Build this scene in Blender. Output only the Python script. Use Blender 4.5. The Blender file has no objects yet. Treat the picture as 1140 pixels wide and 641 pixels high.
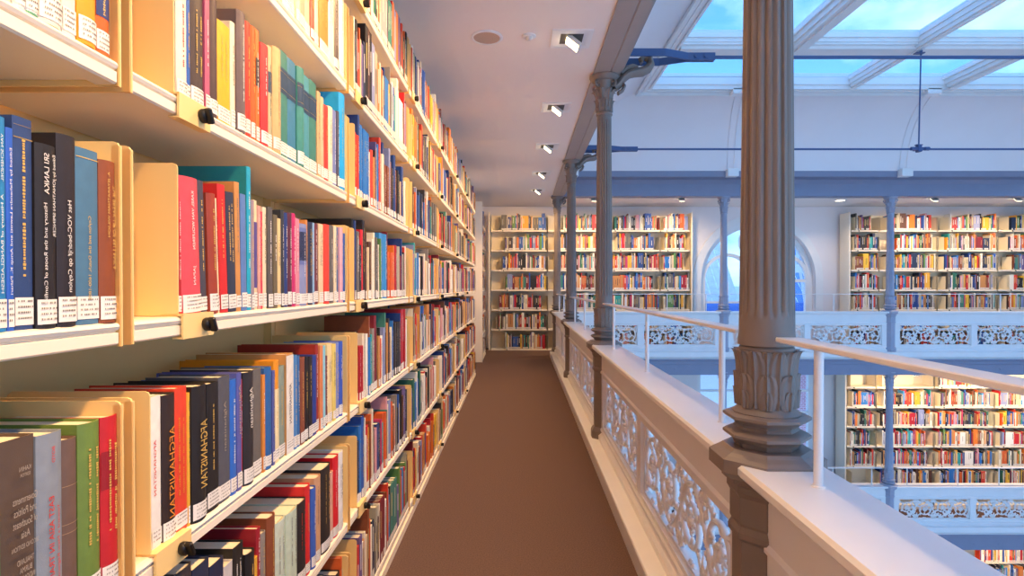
import bpy, math, random
from mathutils import Matrix, Vector
from math import sin, cos, pi, radians, sqrt
SC = bpy.context.scene
COL = SC.collection
rnd = random.Random(11)

def lin(c):
    return c/12.92 if c <= .04045 else ((c+.055)/1.055)**2.4
def hexc(h):
    return tuple(lin(int(h[i:i+2], 16)/255) for i in (0, 2, 4)) + (1,)

# ------------------------------------------------------------------ mesh builder
class MB:
    def __init__(s):
        s.v = []; s.f = []; s.m = []; s.c = []
    def add(s, verts, faces, mat=0, col=None):
        b = len(s.v); s.v += [tuple(p) for p in verts]
        for f in faces:
            s.f.append(tuple(b+i for i in f)); s.m.append(mat); s.c.append(col)
        return s
    def box(s, x0, x1, y0, y1, z0, z1, mat=0, col=None, skip=''):
        v = [(x0,y0,z0),(x1,y0,z0),(x1,y1,z0),(x0,y1,z0),(x0,y0,z1),(x1,y0,z1),(x1,y1,z1),(x0,y1,z1)]
        fs = {'b':(0,3,2,1),'t':(4,5,6,7),'s':(0,1,5,4),'e':(1,2,6,5),'n':(2,3,7,6),'w':(3,0,4,7)}
        return s.add(v, [f for k, f in fs.items() if k not in skip], mat, col)
    def bbox(s, x0, x1, y0, y1, z0, z1, b=.004, mat=0):
        """box with chamfered edges along every side"""
        xs = (x0, x0+b, x1-b, x1); ys = (y0, y0+b, y1-b, y1); zs = (z0, z0+b, z1-b, z1)
        V = []; idx = {}
        for i in range(4):
            for j in range(4):
                for k in range(4):
                    ext = (i in (0,3)) + (j in (0,3)) + (k in (0,3))
                    if ext == 1:
                        idx[i,j,k] = len(V); V.append((xs[i],ys[j],zs[k]))
        F = []
        g = idx
        for i, o in ((0,1),(3,0)):
            q = [g[i,1,1],g[i,2,1],g[i,2,2],g[i,1,2]]; F.append(q[::-1] if i==0 else q)
            q = [g[1,i,1],g[2,i,1],g[2,i,2],g[1,i,2]]; F.append(q if i==0 else q[::-1])
            q = [g[1,1,i],g[2,1,i],g[2,2,i],g[1,2,i]]; F.append(q[::-1] if i==0 else q)
        for i in (0,3):
            ii = 1 if i==0 else 2
            for j in (0,3):
                jj = 1 if j==0 else 2
                F.append([g[i,jj,1],g[i,jj,2],g[ii,j,2],g[ii,j,1]])
                F.append([g[i,1,jj],g[i,2,jj],g[ii,2,j],g[ii,1,j]])
                F.append([g[1,i,jj],g[2,i,jj],g[2,ii,j],g[1,ii,j]])
                for k in (0,3):
                    kk = 1 if k==0 else 2
                    F.append([g[i,jj,kk],g[ii,j,kk],g[ii,jj,k]])
        return s.add(V, F, mat)
    def prism(s, poly, axis, a, b, mat=0, caps=True):
        """extrude a 2-D polygon along axis; the polygon is in the other two axes, in order (xy->z, xz->y, yz->x)"""
        n = len(poly)
        def P(p, t):
            return {'x':(t,p[0],p[1]),'y':(p[0],t,p[1]),'z':(p[0],p[1],t)}[axis]
        v = [P(p,a) for p in poly]+[P(p,b) for p in poly]
        f = [(i,(i+1)%n,n+(i+1)%n,n+i) for i in range(n)]
        if caps: f += [tuple(range(n))[::-1], tuple(range(n,2*n))]
        return s.add(v, f, mat)
    def lathe(s, prof, n=24, c=(0,0,0), ph=0, mat=0, rf=None, caps=True):
        v = []; f = []
        for k,(r,z) in enumerate(prof):
            for i in range(n):
                a = ph+2*pi*i/n
                rr = r if rf is None else rf(r,z,a)
                v.append((c[0]+rr*cos(a), c[1]+rr*sin(a), c[2]+z))
        m = len(prof)
        for k in range(m-1):
            for i in range(n):
                j = (i+1)%n
                f.append((k*n+i,k*n+j,(k+1)*n+j,(k+1)*n+i))
        if caps:
            f.append(tuple(range(n))[::-1]); f.append(tuple((m-1)*n+i for i in range(n)))
        return s.add(v, f, mat)
    def tube(s, pts, r, n=8, mat=0, caps=True):
        pts = [Vector(p) for p in pts]; m = len(pts)
        rs = r if isinstance(r,(list,tuple)) else [r]*m
        v = []; f = []; up = None
        for k in range(m):
            t = (pts[min(k+1,m-1)]-pts[max(k-1,0)]).normalized()
            if up is None:
                up = Vector((0,0,1)) if abs(t.z)<.9 else Vector((1,0,0))
            a = t.cross(up)
            if a.length < 1e-6: a = t.cross(Vector((0,1,0)))
            a.normalize(); b = a.cross(t).normalized(); up = b
            for i in range(n):
                q = 2*pi*i/n
                v.append(pts[k]+(a*cos(q)+b*sin(q))*rs[k])
        for k in range(m-1):
            for i in range(n):
                j = (i+1)%n
                f.append((k*n+i,k*n+j,(k+1)*n+j,(k+1)*n+i))
        if caps: f += [tuple(range(n))[::-1], tuple((m-1)*n+i for i in range(n))]
        return s.add(v, f, mat)
    def ribbon(s, pts, w, d, n=8, mat=0, x0=0):
        """planar scroll stem in the y-z plane: in-plane half width w (list), out-of-plane half depth d"""
        m = len(pts); ws = w if isinstance(w,(list,tuple)) else [w]*m
        v = []; f = []
        for k in range(m):
            a = pts[max(k-1,0)]; b = pts[min(k+1,m-1)]
            ty, tz = b[0]-a[0], b[1]-a[1]; L = math.hypot(ty,tz) or 1
            ny, nz = -tz/L, ty/L
            for i in range(n):
                q = 2*pi*i/n
                dd = d*(0.55+.45*ws[k]/max(ws))
                v.append((x0+dd*sin(q), pts[k][0]+ny*ws[k]*cos(q), pts[k][1]+nz*ws[k]*cos(q)))
        for k in range(m-1):
            for i in range(n):
                j = (i+1)%n
                f.append((k*n+i,k*n+j,(k+1)*n+j,(k+1)*n+i))
        f += [tuple(range(n))[::-1], tuple((m-1)*n+i for i in range(n))]
        return s.add(v, f, mat)
    def ell(s, c, rx, ry, rz, rot=0, nu=8, nv=5, mat=0):
        """ellipsoid turned by rot about x"""
        v = []; f = []
        for k in range(nv+1):
            ph = pi*k/nv
            for i in range(nu):
                a = 2*pi*i/nu
                x, y, z = rx*sin(ph)*cos(a), ry*cos(ph), rz*sin(ph)*sin(a)
                v.append((c[0]+x, c[1]+y*cos(rot)-z*sin(rot), c[2]+y*sin(rot)+z*cos(rot)))
        for k in range(nv):
            for i in range(nu):
                j = (i+1)%nu
                f.append((k*nu+i,k*nu+j,(k+1)*nu+j,(k+1)*nu+i))
        return s.add(v, f, mat)
    def leaf(s, th0, wth, r0, z0, h, curl, mat=0, ns=10, nt=8, thick=.005, ridge=.003, tipdrop=.18):
        """acanthus leaf hugging a drum of radius r0 (function of z), tip curling outward"""
        L = []
        for lay in (0,1):
            for i in range(ns+1):
                q = i/ns
                wid = wth*(.55+.75*sin(pi*min(1,q*.9+.12)))*(1 if q<.72 else max(.25,sqrt(max(0,1-((q-.72)/.29)**2))))
                wid *= 1+.07*sin(q*ns*pi*.9)
                for j in range(nt+1):
                    t = -1+2*j/nt
                    z = z0+h*(q if q<.85 else .85+(q-.85)*(1-tipdrop*6*(q-.85)/.15))
                    r = r0(z)+.004+curl*(max(0,q-.45)/.55)**2.2*(1-.35*t*t)
                    r += ridge*(cos(t*pi*3.2)*.5+.5)*(1-.3*q)+ridge*1.2*max(0,1-abs(t)*4)
                    if lay: r -= thick
                    a = th0+wid*t
                    L.append((r*cos(a), r*sin(a), z))
        n1 = (ns+1)*(nt+1); F = []
        for i in range(ns):
            for j in range(nt):
                a = i*(nt+1)+j
                F.append((a,a+1,a+nt+2,a+nt+1)); F.append((n1+a,n1+a+nt+1,n1+a+nt+2,n1+a+1))
        rim = [j for j in range(nt+1)]+[i*(nt+1)+nt for i in range(1,ns+1)]+[ns*(nt+1)+j for j in range(nt-1,-1,-1)]+[i*(nt+1) for i in range(ns-1,0,-1)]
        for a,b in zip(rim, rim[1:]+rim[:1]):
            F.append((b,a,n1+a,n1+b))
        return s.add(L, F, mat)
    def build(s, name, mats, parent=None, loc=None, smooth=None, data=None):
        me = bpy.data.meshes.new(name); me.from_pydata(s.v, [], s.f)
        ms = mats if isinstance(mats,(list,tuple)) else [mats]
        for m in ms: me.materials.append(m)
        if len(ms)>1: me.polygons.foreach_set('material_index', s.m)
        if any(c is not None for c in s.c):
            at = me.color_attributes.new('Col','FLOAT_COLOR','CORNER')
            buf = []
            for f,c in zip(s.f,s.c): buf += list(c or (1,1,1,1))*len(f)
            at.data.foreach_set('color', buf)
        if smooth is not None:
            me.polygons.foreach_set('use_smooth',[True]*len(me.polygons))
            me.set_sharp_from_angle(angle=radians(smooth))
        me.update()
        return link(name, me, parent, loc)

def link(name, me, parent=None, loc=None):
    o = bpy.data.objects.new(name, me); COL.objects.link(o)
    if parent is not None: o.parent = parent
    if loc is not None: o.location = loc
    return o
def tag(o, label, cat, group=None, kind=None):
    if label: o['label'] = label
    if cat: o['category'] = cat
    if group: o['group'] = group
    if kind: o['kind'] = kind
    return o
def thing(name, label, cat, loc=(0,0,0), rz=0, group=None):
    o = bpy.data.objects.new(name, None); COL.objects.link(o)
    o.empty_display_size = .05
    o.location = loc; o.rotation_euler = (0,0,rz)
    return tag(o, label, cat, group)
def struct(o, label=None):
    o['kind'] = 'structure'
    if label: o['label'] = label
    return o
KIDS = {}
def dup(root, loc, rz, label, group=None, rot=None):
    r = root.copy(); COL.objects.link(r); r.location = loc; r.rotation_euler = rot or (0,0,rz)
    r['label'] = label
    if group: r['group'] = group
    for ch in list(root.children):
        c = ch.copy(); COL.objects.link(c); c.parent = r
        for g in list(ch.children):
            d = g.copy(); COL.objects.link(d); d.parent = c
    return r
def sub(parent, bm, name, mats, **k):
    return bm.build(name, mats, parent, **k)

# ------------------------------------------------------------------ materials
def mat(name, col, rough=.5, noise=0, scale=30, bump=0, bscale=200, metal=0, spec=.5, stretch=None, coat=0):
    m = bpy.data.materials.new(name); m.use_nodes = True
    nt = m.node_tree; bs = nt.nodes['Principled BSDF']
    c = hexc(col) if isinstance(col,str) else col
    bs.inputs['Base Color'].default_value = c
    bs.inputs['Roughness'].default_value = rough
    bs.inputs['Metallic'].default_value = metal
    bs.inputs['Specular IOR Level'].default_value = spec
    if coat: bs.inputs['Coat Weight'].default_value = coat
    if noise or bump:
        tc = nt.nodes.new('ShaderNodeTexCoord'); src = tc.outputs['Object']
        if stretch:
            mp = nt.nodes.new('ShaderNodeMapping'); mp.inputs['Scale'].default_value = stretch
            nt.links.new(src, mp.inputs[0]); src = mp.outputs[0]
    if noise:
        n = nt.nodes.new('ShaderNodeTexNoise'); n.inputs['Scale'].default_value = scale; n.inputs['Detail'].default_value = 4
        nt.links.new(src, n.inputs['Vector'])
        r = nt.nodes.new('ShaderNodeMapRange')
        r.inputs['From Min'].default_value = .3; r.inputs['From Max'].default_value = .7
        r.inputs['To Min'].default_value = 1-noise; r.inputs['To Max'].default_value = 1+noise*.5
        nt.links.new(n.outputs['Fac'], r.inputs['Value'])
        mx = nt.nodes.new('ShaderNodeVectorMath'); mx.operation = 'SCALE'
        mx.inputs[0].default_value = c[:3]
        nt.links.new(r.outputs[0], mx.inputs['Scale']); nt.links.new(mx.outputs[0], bs.inputs['Base Color'])
    if bump:
        n2 = nt.nodes.new('ShaderNodeTexNoise'); n2.inputs['Scale'].default_value = bscale; n2.inputs['Detail'].default_value = 3
        nt.links.new(src, n2.inputs['Vector'])
        b = nt.nodes.new('ShaderNodeBump'); b.inputs['Strength'].default_value = bump; b.inputs['Distance'].default_value = .002
        nt.links.new(n2.outputs['Fac'], b.inputs['Height']); nt.links.new(b.outputs[0], bs.inputs['Normal'])
    return m
def emis(name, col, s):
    m = bpy.data.materials.new(name); m.use_nodes = True
    bs = m.node_tree.nodes['Principled BSDF']
    bs.inputs['Base Color'].default_value = (.8,.8,.8,1)
    bs.inputs['Emission Color'].default_value = hexc(col); bs.inputs['Emission Strength'].default_value = s
    return m
def glass(name, tint, frost=.3, frostcol=(.85,.93,1,1)):
    m = bpy.data.materials.new(name); m.use_nodes = True
    nt = m.node_tree; nt.nodes.clear()
    out = nt.nodes.new('ShaderNodeOutputMaterial')
    tr = nt.nodes.new('ShaderNodeBsdfTransparent'); tr.inputs[0].default_value = tint
    tl = nt.nodes.new('ShaderNodeBsdfTranslucent'); tl.inputs[0].default_value = frostcol
    gl = nt.nodes.new('ShaderNodeBsdfGlossy'); gl.inputs['Roughness'].default_value = .08
    m1 = nt.nodes.new('ShaderNodeMixShader'); m1.inputs[0].default_value = frost
    nt.links.new(tr.outputs[0], m1.inputs[1]); nt.links.new(tl.outputs[0], m1.inputs[2])
    m2 = nt.nodes.new('ShaderNodeMixShader')
    m2.inputs[0].default_value = .05; nt.links.new(m1.outputs[0], m2.inputs[1]); nt.links.new(gl.outputs[0], m2.inputs[2])
    nt.links.new(m2.outputs[0], out.inputs[0])
    return m
M = {}
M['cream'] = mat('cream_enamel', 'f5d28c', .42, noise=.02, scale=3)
M['shelf'] = mat('white_cream_enamel', 'f6e9d2', .38)
M['white'] = mat('white_gloss_paint', 'efeeec', .28, noise=.03, scale=5, bump=.05, bscale=60)
M['wall'] = mat('matt_white_plaster', 'f0e9e8', .8, noise=.02, scale=2, bump=.05, bscale=80)
M['ceil'] = mat('ceiling_paint', 'f3eae2', .85, noise=.02, scale=1)
M['grey'] = mat('grey_iron_paint', '80746c', .38, noise=.06, scale=14, bump=.12, bscale=60)
M['beamgrey'] = mat('grey_beam_paint', 'a39a94', .5, noise=.04, scale=6)
M['beam_skylit'] = mat('grey_beam_paint_skylit', '868ca2', .5, noise=.04, scale=6)  # grey beam paint with the hall's blue daylight put into the colour
M['grey_skylit'] = mat('grey_iron_paint_skylit', 'a3a8ba', .4, noise=.05, scale=14)  # cross column copy of the iron paint, blue daylight mixed into its colour
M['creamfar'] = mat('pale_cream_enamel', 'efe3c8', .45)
M['faded'] = mat('faded_foil', 'a89c8c', .6)
M['blue'] = mat('blue_iron_paint', '3d5480', .4)
M['black'] = mat('black_rubber', '15120f', .45)
M['paper'] = mat('page_paper', 'eadcc0', .8, noise=.12, scale=60, stretch=(1,40,1))
M['label'] = mat('label_paper', 'f1ece2', .6)
M['ink'] = mat('label_ink', '7d766e', .7)
M['gold'] = mat('gold_foil', 'd9b25a', .4)
M['wht'] = mat('white_foil', 'f0ebe2', .5)
M['redink'] = mat('red_foil', 'd4322c', .5)
M['orgink'] = mat('orange_foil', 'e08a2a', .5)
M['steel'] = mat('lamp_housing', 'd8d4cc', .4)
M['dark'] = mat('dark_grey_metal', '54504c', .45)
M['grille'] = mat('speaker_mesh', 'b9a899', .6, bump=.6, bscale=900)
M['led'] = emis('warm_led', 'ffe2ae', 14)
M['ledfar'] = emis('warm_led_far', 'ffe6c0', 9)
M['sky_glass'] = glass('skylight_glass', (.94,.98,1,1), .12)
M['glass'] = glass('window_glass', (.95,.98,1,1), .04)
def carpet():
    m = mat('brown_carpet', '68534c', .95, noise=.30, scale=170, bump=.5, bscale=320, spec=.1)
    return m
M['carpet'] = carpet()
def attr_mat():
    m = bpy.data.materials.new('assorted_covers'); m.use_nodes = True
    nt = m.node_tree; bs = nt.nodes['Principled BSDF']; bs.inputs['Roughness'].default_value = .5
    a = nt.nodes.new('ShaderNodeAttribute'); a.attribute_name = 'Col'
    nt.links.new(a.outputs['Color'], bs.inputs['Base Color'])
    return m
M['attr'] = attr_mat()
P_AISLE = 135
P_WALL = 95
EXPO = 0
SKY_H = (.30,.55,1.0,1); SKY_M = (.15,.48,1.0,1); SKY_Z = (.06,.28,.90,1); CLOUD = (.60,.87,1.0,1); SKY_S = 2.0
# ------------------------------------------------------------------ key dimensions (metres)
EYE = 1.176
ROT = -.01144                       # the balustrade line runs a hair off the bookcase line
def bal(xp, y):                     # a point given across / along the balustrade line
    return (xp*cos(ROT)-y*sin(ROT), xp*sin(ROT)+y*cos(ROT))
AX = .598                           # column axis from the bookcase-line origin
COLY = [1.35-2.66, 1.35, 4.01, 6.67, 9.33]
CY = 9.33                           # cross gallery column line
CX = [.705, 3.53, 6.355, 9.18]
LOW = -2.955                        # storey below
CZ = 2.715                          # ceiling
WY = 10.56                          # end wall
FX = -.534                          # bookcase fronts in the aisle
BY = 10.2                           # bookcase fronts on the end wall

# ------------------------------------------------------------------ room shell
m = MB(); m.box(-.85,.66,-3.2,WY,-.03,0)
struct(m.build('floor', M['carpet']), 'brown carpet of the gallery aisle')
m = MB(); m.box(.66,10.7,CY-.02,WY,-.03,0)
struct(m.build('floor_cross', M['carpet']))
m = MB(); m.box(-.85,.68,-3.2,CY-.1,-.29,-.031); m.box(-.85,10.7,CY+.02,WY,-.29,-.031)
struct(m.build('slab_gallery', M['ceil']))
m = MB(); m.box(-.85,10.7,CY+.02,WY,LOW-.29,LOW); m.box(-.85,.68,-3.2,CY+.02,LOW-.29,LOW)
struct(m.build('floor_storey', M['carpet']))
m = MB(); m.box(-.85,10.7,-3.2,WY,2*LOW-.05,2*LOW)
struct(m.build('floor_ground', M['wall']))
m = MB(); m.box(-.95,-.85,-3.2,WY+.1,2*LOW,3.0)
struct(m.build('wall_left', M['wall']))
m = MB(); m.box(-.95,.62,-3.3,-3.2,2*LOW,3.0)
struct(m.build('wall_behind', M['wall']))
m = MB(); m.box(-.85,.70,-3.2,WY,CZ,CZ+.05); m.box(.70,10.7,CY-.06,WY,CZ,CZ+.05)
struct(m.build('ceiling', M['ceil']), 'pale gallery ceiling with recessed lamps')
# end wall with the arched window hole and the storey windows
WXc, WR, WZc = 4.655, 1.10, 1.33
def arch_pts(cx, cz, r, n=32):
    return [(cx+r*cos(pi*i/n), cz+r*sin(pi*i/n)) for i in range(n+1)]
def wall_with_arch(mb, x0, x1, z0, z1, cx, cz, r, sill, ya, yb):
    n = 32; a = arch_pts(cx, cz, r, n)
    for y, flip in ((ya,False),(yb,True)):
        V = []; F = []
        outer = []
        for px, pz in a:
            ang = math.atan2(pz-cz, px-cx)
            c, s_ = cos(ang), sin(ang)
            k = min(((x1-cx)/c if c>1e-6 else 1e9), ((x0-cx)/c if c<-1e-6 else 1e9), ((z1-cz)/s_ if s_>1e-6 else 1e9))
            outer.append((cx+c*k, cz+s_*k))
        b = len(V)
        V += [(p[0],y,p[1]) for p in a]+[(p[0],y,p[1]) for p in outer]
        for i in range(n): F.append((i,i+1,n+2+i,n+1+i))
        # corners of the top
        V += [(x1,y,z1),(x0,y,z1)]; q = len(V)
        for i in range(n):
            o0, o1 = outer[i], outer[i+1]
            if abs(o0[0]-x1)<1e-6 and abs(o1[1]-z1)<1e-6 and abs(o1[0]-x1)>1e-6: F.append((n+1+i,n+2+i,q-2))
            if abs(o1[0]-x0)<1e-6 and abs(o0[1]-z1)<1e-6 and abs(o0[0]-x0)>1e-6: F.append((n+1+i,n+2+i,q-1))
        V += [(cx+r,y,sill),(cx-r,y,sill),(x1,y,sill),(x0,y,sill),(x1,y,z0),(x0,y,z0),(cx+r,y,cz),(cx-r,y,cz),(x1,y,cz),(x0,y,cz)]
        F += [(q,q+2,q+8,q+6),(q+3,q+1,q+7,q+9),(q+5,q+4,q+2,q+3)]
        if flip: F = [f[::-1] for f in F]
        mb.add(V, F)
    V = []; F = []
    loop = a+[(cx-r,sill),(cx+r,sill)]
    k = len(loop)
    V = [(p[0],ya,p[1]) for p in loop]+[(p[0],yb,p[1]) for p in loop]
    F = [(i,(i+1)%k,k+(i+1)%k,k+i) for i in range(k)]
    mb.add(V,F)
m = MB(); wall_with_arch(m,-.85,10.7,0,3.0,WXc,WZc,WR,.35,WY,WY+.32)
LW = (3.50,5.78,LOW+.45,-.42)
m.box(-.85,LW[0],WY,WY+.32,LOW,0); m.box(LW[1],10.7,WY,WY+.32,LOW,0)
m.box(LW[0],LW[1],WY,WY+.32,LOW,LW[2]); m.box(LW[0],LW[1],WY,WY+.32,LW[3],0)
m.box(-.85,10.7,WY,WY+.32,2*LOW,LOW)
struct(m.build('wall_end', M['wall']), 'white end wall around the arched window')
# far side wall, out of view; window openings added to light the hall
m = MB()
PIER = [(-3.2,-2.2),(1.0,2.0),(4.4,5.4),(7.8,WY+.3)]
for ya,yb in PIER: m.box(10.7,10.9,ya,yb,2*LOW,3.0)
for (_,ya),(yb,_) in zip(PIER,PIER[1:]):
    for z0,z1 in ((2*LOW,2*LOW+.8),(2*LOW+2.5,1.5),(2.3,3.0)): m.box(10.7,10.9,ya,yb,z0,z1)
struct(m.build('wall_right', M['wall']))
nw = 4
for (_,ya),(yb,_) in zip(PIER,PIER[1:]):
    for z0,z1 in ((2*LOW+.8,2*LOW+2.5),(1.5,2.3)):
        m = MB()
        for y in (ya,yb-.08): m.box(10.76,10.84,y,y+.08,z0,z1)
        for k in (1,2): m.box(10.77,10.83,ya+(yb-ya)*k/3-.03,ya+(yb-ya)*k/3+.03,z0+.08,z1-.08)
        for z in (z0,z1-.08): m.box(10.76,10.84,ya+.08,yb-.08,z,z+.08)
        struct(m.build('window_%d'%nw, M['white'])); nw += 1  # frames of the unseen, added openings

# ------------------------------------------------------------------ beams, cornice, cove, skylight
m = MB()
prof = [(-.085,2.70),(.02,2.70),(.025,2.706),(.032,2.706),(.037,2.70),(.10,2.70),(.10,2.72),(.125,2.72),(.125,2.93),(.16,2.96),(.16,3.03),(-.085,3.03)]
m.prism(prof,'y',-4.6-0,CY-.02)   # xz polygon along y
bm_ = m.build('beam_aisle', M['beamgrey']); bm_.location = (*bal(AX,0),0); bm_.rotation_euler = (0,0,ROT)
struct(bm_, 'grey painted beam carried by the aisle columns')
m = MB()
prof = [(-.10,2.70),(.10,2.70),(.10,2.90),(.13,2.93),(.16,2.96),(.30,2.985),(.30,3.08),(-.10,3.08)]
m.prism(prof,'y',-.1,9.6)
b2 = m.build('beam_cross', M['beam_skylit']); b2.location = (CX[0],CY,0); b2.rotation_euler = (0,0,-pi/2)
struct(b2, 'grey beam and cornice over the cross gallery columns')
m = MB()
prof = [(-.10,-.30),(.10,-.30),(.10,-.12),(.115,-.115),(.115,-.06),(.14,-.05),(.14,-.03),(-.10,-.03)]
m.prism(prof,'y',0,9.6)
for i in range(22):
    m.lathe([(0.001,0),(.012,0),(.012,.006),(.006,.009)],6,c=(0,0,0))
    k = len(m.v)-24
    for q in range(k,len(m.v)):
        x,y,z = m.v[q]; m.v[q] = (.10+z, .3+i*.42+y, -.20+x)
b3 = m.build('beam_floor', M['beam_skylit']); b3.location = (CX[0],CY,0); b3.rotation_euler = (0,0,-pi/2)
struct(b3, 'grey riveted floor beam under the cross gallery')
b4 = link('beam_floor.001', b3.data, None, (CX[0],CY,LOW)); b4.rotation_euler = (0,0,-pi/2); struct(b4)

# cove: a curved plaster frame from the cornices up to the skylight rim
SK = (2.0,7.74,-1.6,7.95); SZ = 4.18; COVZ = 4.06
def outer(k):   # corner points of the cornice line
    return [(.755,-3.0),(9.05,-3.0),(9.05,9.04),(.865,9.04)][k]
inn = [(SK[0]-.06,SK[2]-.06),(SK[1]+.06,SK[2]-.06),(SK[1]+.06,SK[3]+.06),(SK[0]-.06,SK[3]+.06)]
names = ['ceiling_cove_near','ceiling_cove_right','ceiling_cove_far','ceiling_cove_left']
for k in (1,2,3):
    m = MB(); V = []; F = []
    n = 14
    a0, a1 = outer(k), outer((k+1)%4); b0, b1 = inn[k], inn[(k+1)%4]
    for lay,off in ((0,0),(1,.05)):
        for i in range(n+1):
            q = pi/2*i/n; w = 1-cos(q); z = 3.03+(COVZ-3.03)*sin(q)+off
            V += [(a0[0]+(b0[0]-a0[0])*w, a0[1]+(b0[1]-a0[1])*w, z), (a1[0]+(b1[0]-a1[0])*w, a1[1]+(b1[1]-a1[1])*w, z)]
    h = 2*(n+1)
    for i in range(n):
        F.append((2*i,2*i+1,2*i+3,2*i+2)); F.append((h+2*i,h+2*i+2,h+2*i+3,h+2*i+1))
    m.add(V,F)
    struct(m.build(names[k], M['wall'], smooth=40), ['','','curved white cove below the skylight','white cove along the aisle'][k])
# slim plaster ribs on the far cove over every column, with their cornice blocks
for i, cx in enumerate((CX[1],CX[2])):
    pts1 = []
    for dx in (-.055,.055):
        pts = []
        for j in range(15):
            q = pi/2*j/14; w = 1-cos(q)
            y = 9.04+(inn[2][1]-9.04)*w; z = 3.03+(COVZ-3.03)*sin(q)
            x = cx+dx + (SK[0]+(SK[1]-SK[0])*0 - SK[0])*w
            pts.append((x-.25*w*(1 if i==1 else 1), y-.006, z-.004))
        mm = MB(); mm.tube(pts,.009,6)
        struct(mm.build('trim_%d'%(i*2+(1 if dx<0 else 2)), M['wall'], smooth=60))
    mm = MB(); mm.bbox(cx-.09,cx+.09,8.92,9.05,2.975,3.10,.006)
    struct(mm.build('trim_%d'%(5+i), M['white']))
mm = MB(); mm.bbox(.83,1.02,8.92,9.05,2.975,3.10,.006); struct(mm.build('trim_7', M['white']))

# skylight = window_1
def rim(m, off, w, z0, z1):
    x0,x1,y0,y1 = SK[0]-off,SK[1]+off,SK[2]-off,SK[3]+off
    m.box(x0-w,x1+w,y1,y1+w,z0,z1); m.box(x0-w,x1+w,y0-w,y0,z0,z1)
    m.box(x0-w,x0,y0,y1,z0,z1); m.box(x1,x1+w,y0,y1,z0,z1)
m = MB(); rim(m,.0,.03,4.10,4.26); rim(m,.03,.03,4.04,4.2); rim(m,.06,.04,4.07,4.2); rim(m,.10,.04,4.03,4.09); rim(m,.14,.03,4.05,4.09); rim(m,.17,.05,4.0,4.045)
sky = struct(m.build('window_1', M['white']), 'glazed skylight over the hall')
bx = [2.0,3.44,4.87,6.30,7.74]
by = [-1.6,1.35,4.01,6.76,7.95]
for i,x in enumerate(bx[1:-1]):
    w = .15 if i!=1 else .075
    m = MB(); m.box(x-w,x+w,SK[2],SK[3],4.16,4.23); m.box(x-w*.8,x+w*.8,SK[2],SK[3],4.10,4.16); m.box(x-w*.62,x+w*.62,SK[2],SK[3],4.055,4.10); m.box(x-w*.3,x+w*.3,SK[2],SK[3],4.03,4.055)
    m.build('skylight_rafter', M['white'], sky)
for y in by[1:-1]:
    m = MB(); m.box(SK[0],SK[1],y-.2,y+.2,4.15,4.235); m.box(SK[0],SK[1],y-.17,y+.17,4.11,4.15); m.box(SK[0],SK[1],y-.15,y+.15,4.085,4.11); m.box(SK[0],SK[1],y-.1,y+.1,4.05,4.085)
    m.build('skylight_purlin', M['white'], sky)
for i in range(4):
    for j in range(4):
        m = MB(); m.box(bx[i],bx[i+1],by[j],by[j+1],SZ+.02,SZ+.032)
        m.build('skylight_pane', M['sky_glass'], sky)
mm = MB()
for cx in (CX[2]-.28, CX[1]-.28):
    mm = MB(); mm.bbox(cx-.1,cx+.1,7.98,8.12,3.98,4.06,.006); struct(mm.build('trim_8' if cx>4 else 'trim_9', M['white']))

# ------------------------------------------------------------------ windows in the end wall
def frame_arc(m, cx, cz, r0, r1, y0, y1, a0=0, a1=pi, n=28):
    V=[];F=[]
    for i in range(n+1):
        a=a0+(a1-a0)*i/n
        for r in (r0,r1):
            for y in (y0,y1): V.append((cx+r*cos(a),y,cz+r*sin(a)))
    for i in range(n):
        b=4*i
        for p,q in ((0,1),(1,3),(3,2),(2,0)): F.append((b+p,b+q,b+4+q,b+4+p))
    F += [(0,2,3,1),(4*n,4*n+1,4*n+3,4*n+2)]
    m.add(V,F)
yf0, yf1 = WY+.10, WY+.19
m = MB()
frame_arc(m,WXc,WZc,WR-.10,WR+.02,yf0,yf1)
m.box(WXc-WR-.01,WXc-WR+.10,yf0,yf1,.36,WZc); m.box(WXc+WR-.10,WXc+WR+.01,yf0,yf1,.36,WZc); m.box(WXc-WR,WXc+WR,yf0,yf1,.36,.46)
win = struct(m.build('window_2', M['white'], smooth=35), 'arched white window with two round-headed lights')
# moulded surround on the room side
m = MB(); frame_arc(m,WXc,WZc,WR+.0,WR+.14,WY-.025,WY+.01); m.box(WXc-WR-.14,WXc-WR,WY-.025,WY+.01,.2,WZc); m.box(WXc+WR,WXc+WR+.14,WY-.025,WY+.01,.2,WZc)
m.build('window_surround', M['white'], win, smooth=35)
m = MB(); m.box(WXc-.06,WXc+.06,yf0,yf1,.44,WZc+.32); m.build('mullion', M['white'], win)
for sx in (-1,1):
    c = WXc+sx*.535
    m = MB(); frame_arc(m,c,WZc+.0,.44,.50,yf0+.005,yf1-.005); m.box(c-.50,c-.44,yf0+.005,yf1-.005,.45,WZc); m.box(c+.44,c+.50,yf0+.005,yf1-.005,.45,WZc)
    m.build('light_frame', M['white'], win, smooth=35)
    m = MB(); m.box(c-.45,c+.45,yf0+.02,yf1-.02,WZc-.06,WZc+.0) if sx>0 else m.box(c-.45,c+.45,yf0+.02,yf1-.02,.86,.90)
    m.build('glazing_bar', M['white'], win)
    m = MB(); m.box(c-.012,c+.012,yf0+.02,yf1-.02,.45,WZc-.05); m.build('glazing_bar', M['white'], win)
m = MB(); frame_arc(m,WXc,WZc+.72,.24,.31,yf0,yf1,0,2*pi,32); m.build('oculus_frame', M['white'], win, smooth=35)
m = MB(); m.prism(arch_pts(WXc,WZc,WR-.02)+[(WXc-WR+.02,.4),(WXc+WR-.02,.4)],'y',yf0+.04,yf0+.046); m.build('window_pane', M['glass'], win)
m = MB()
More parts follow.
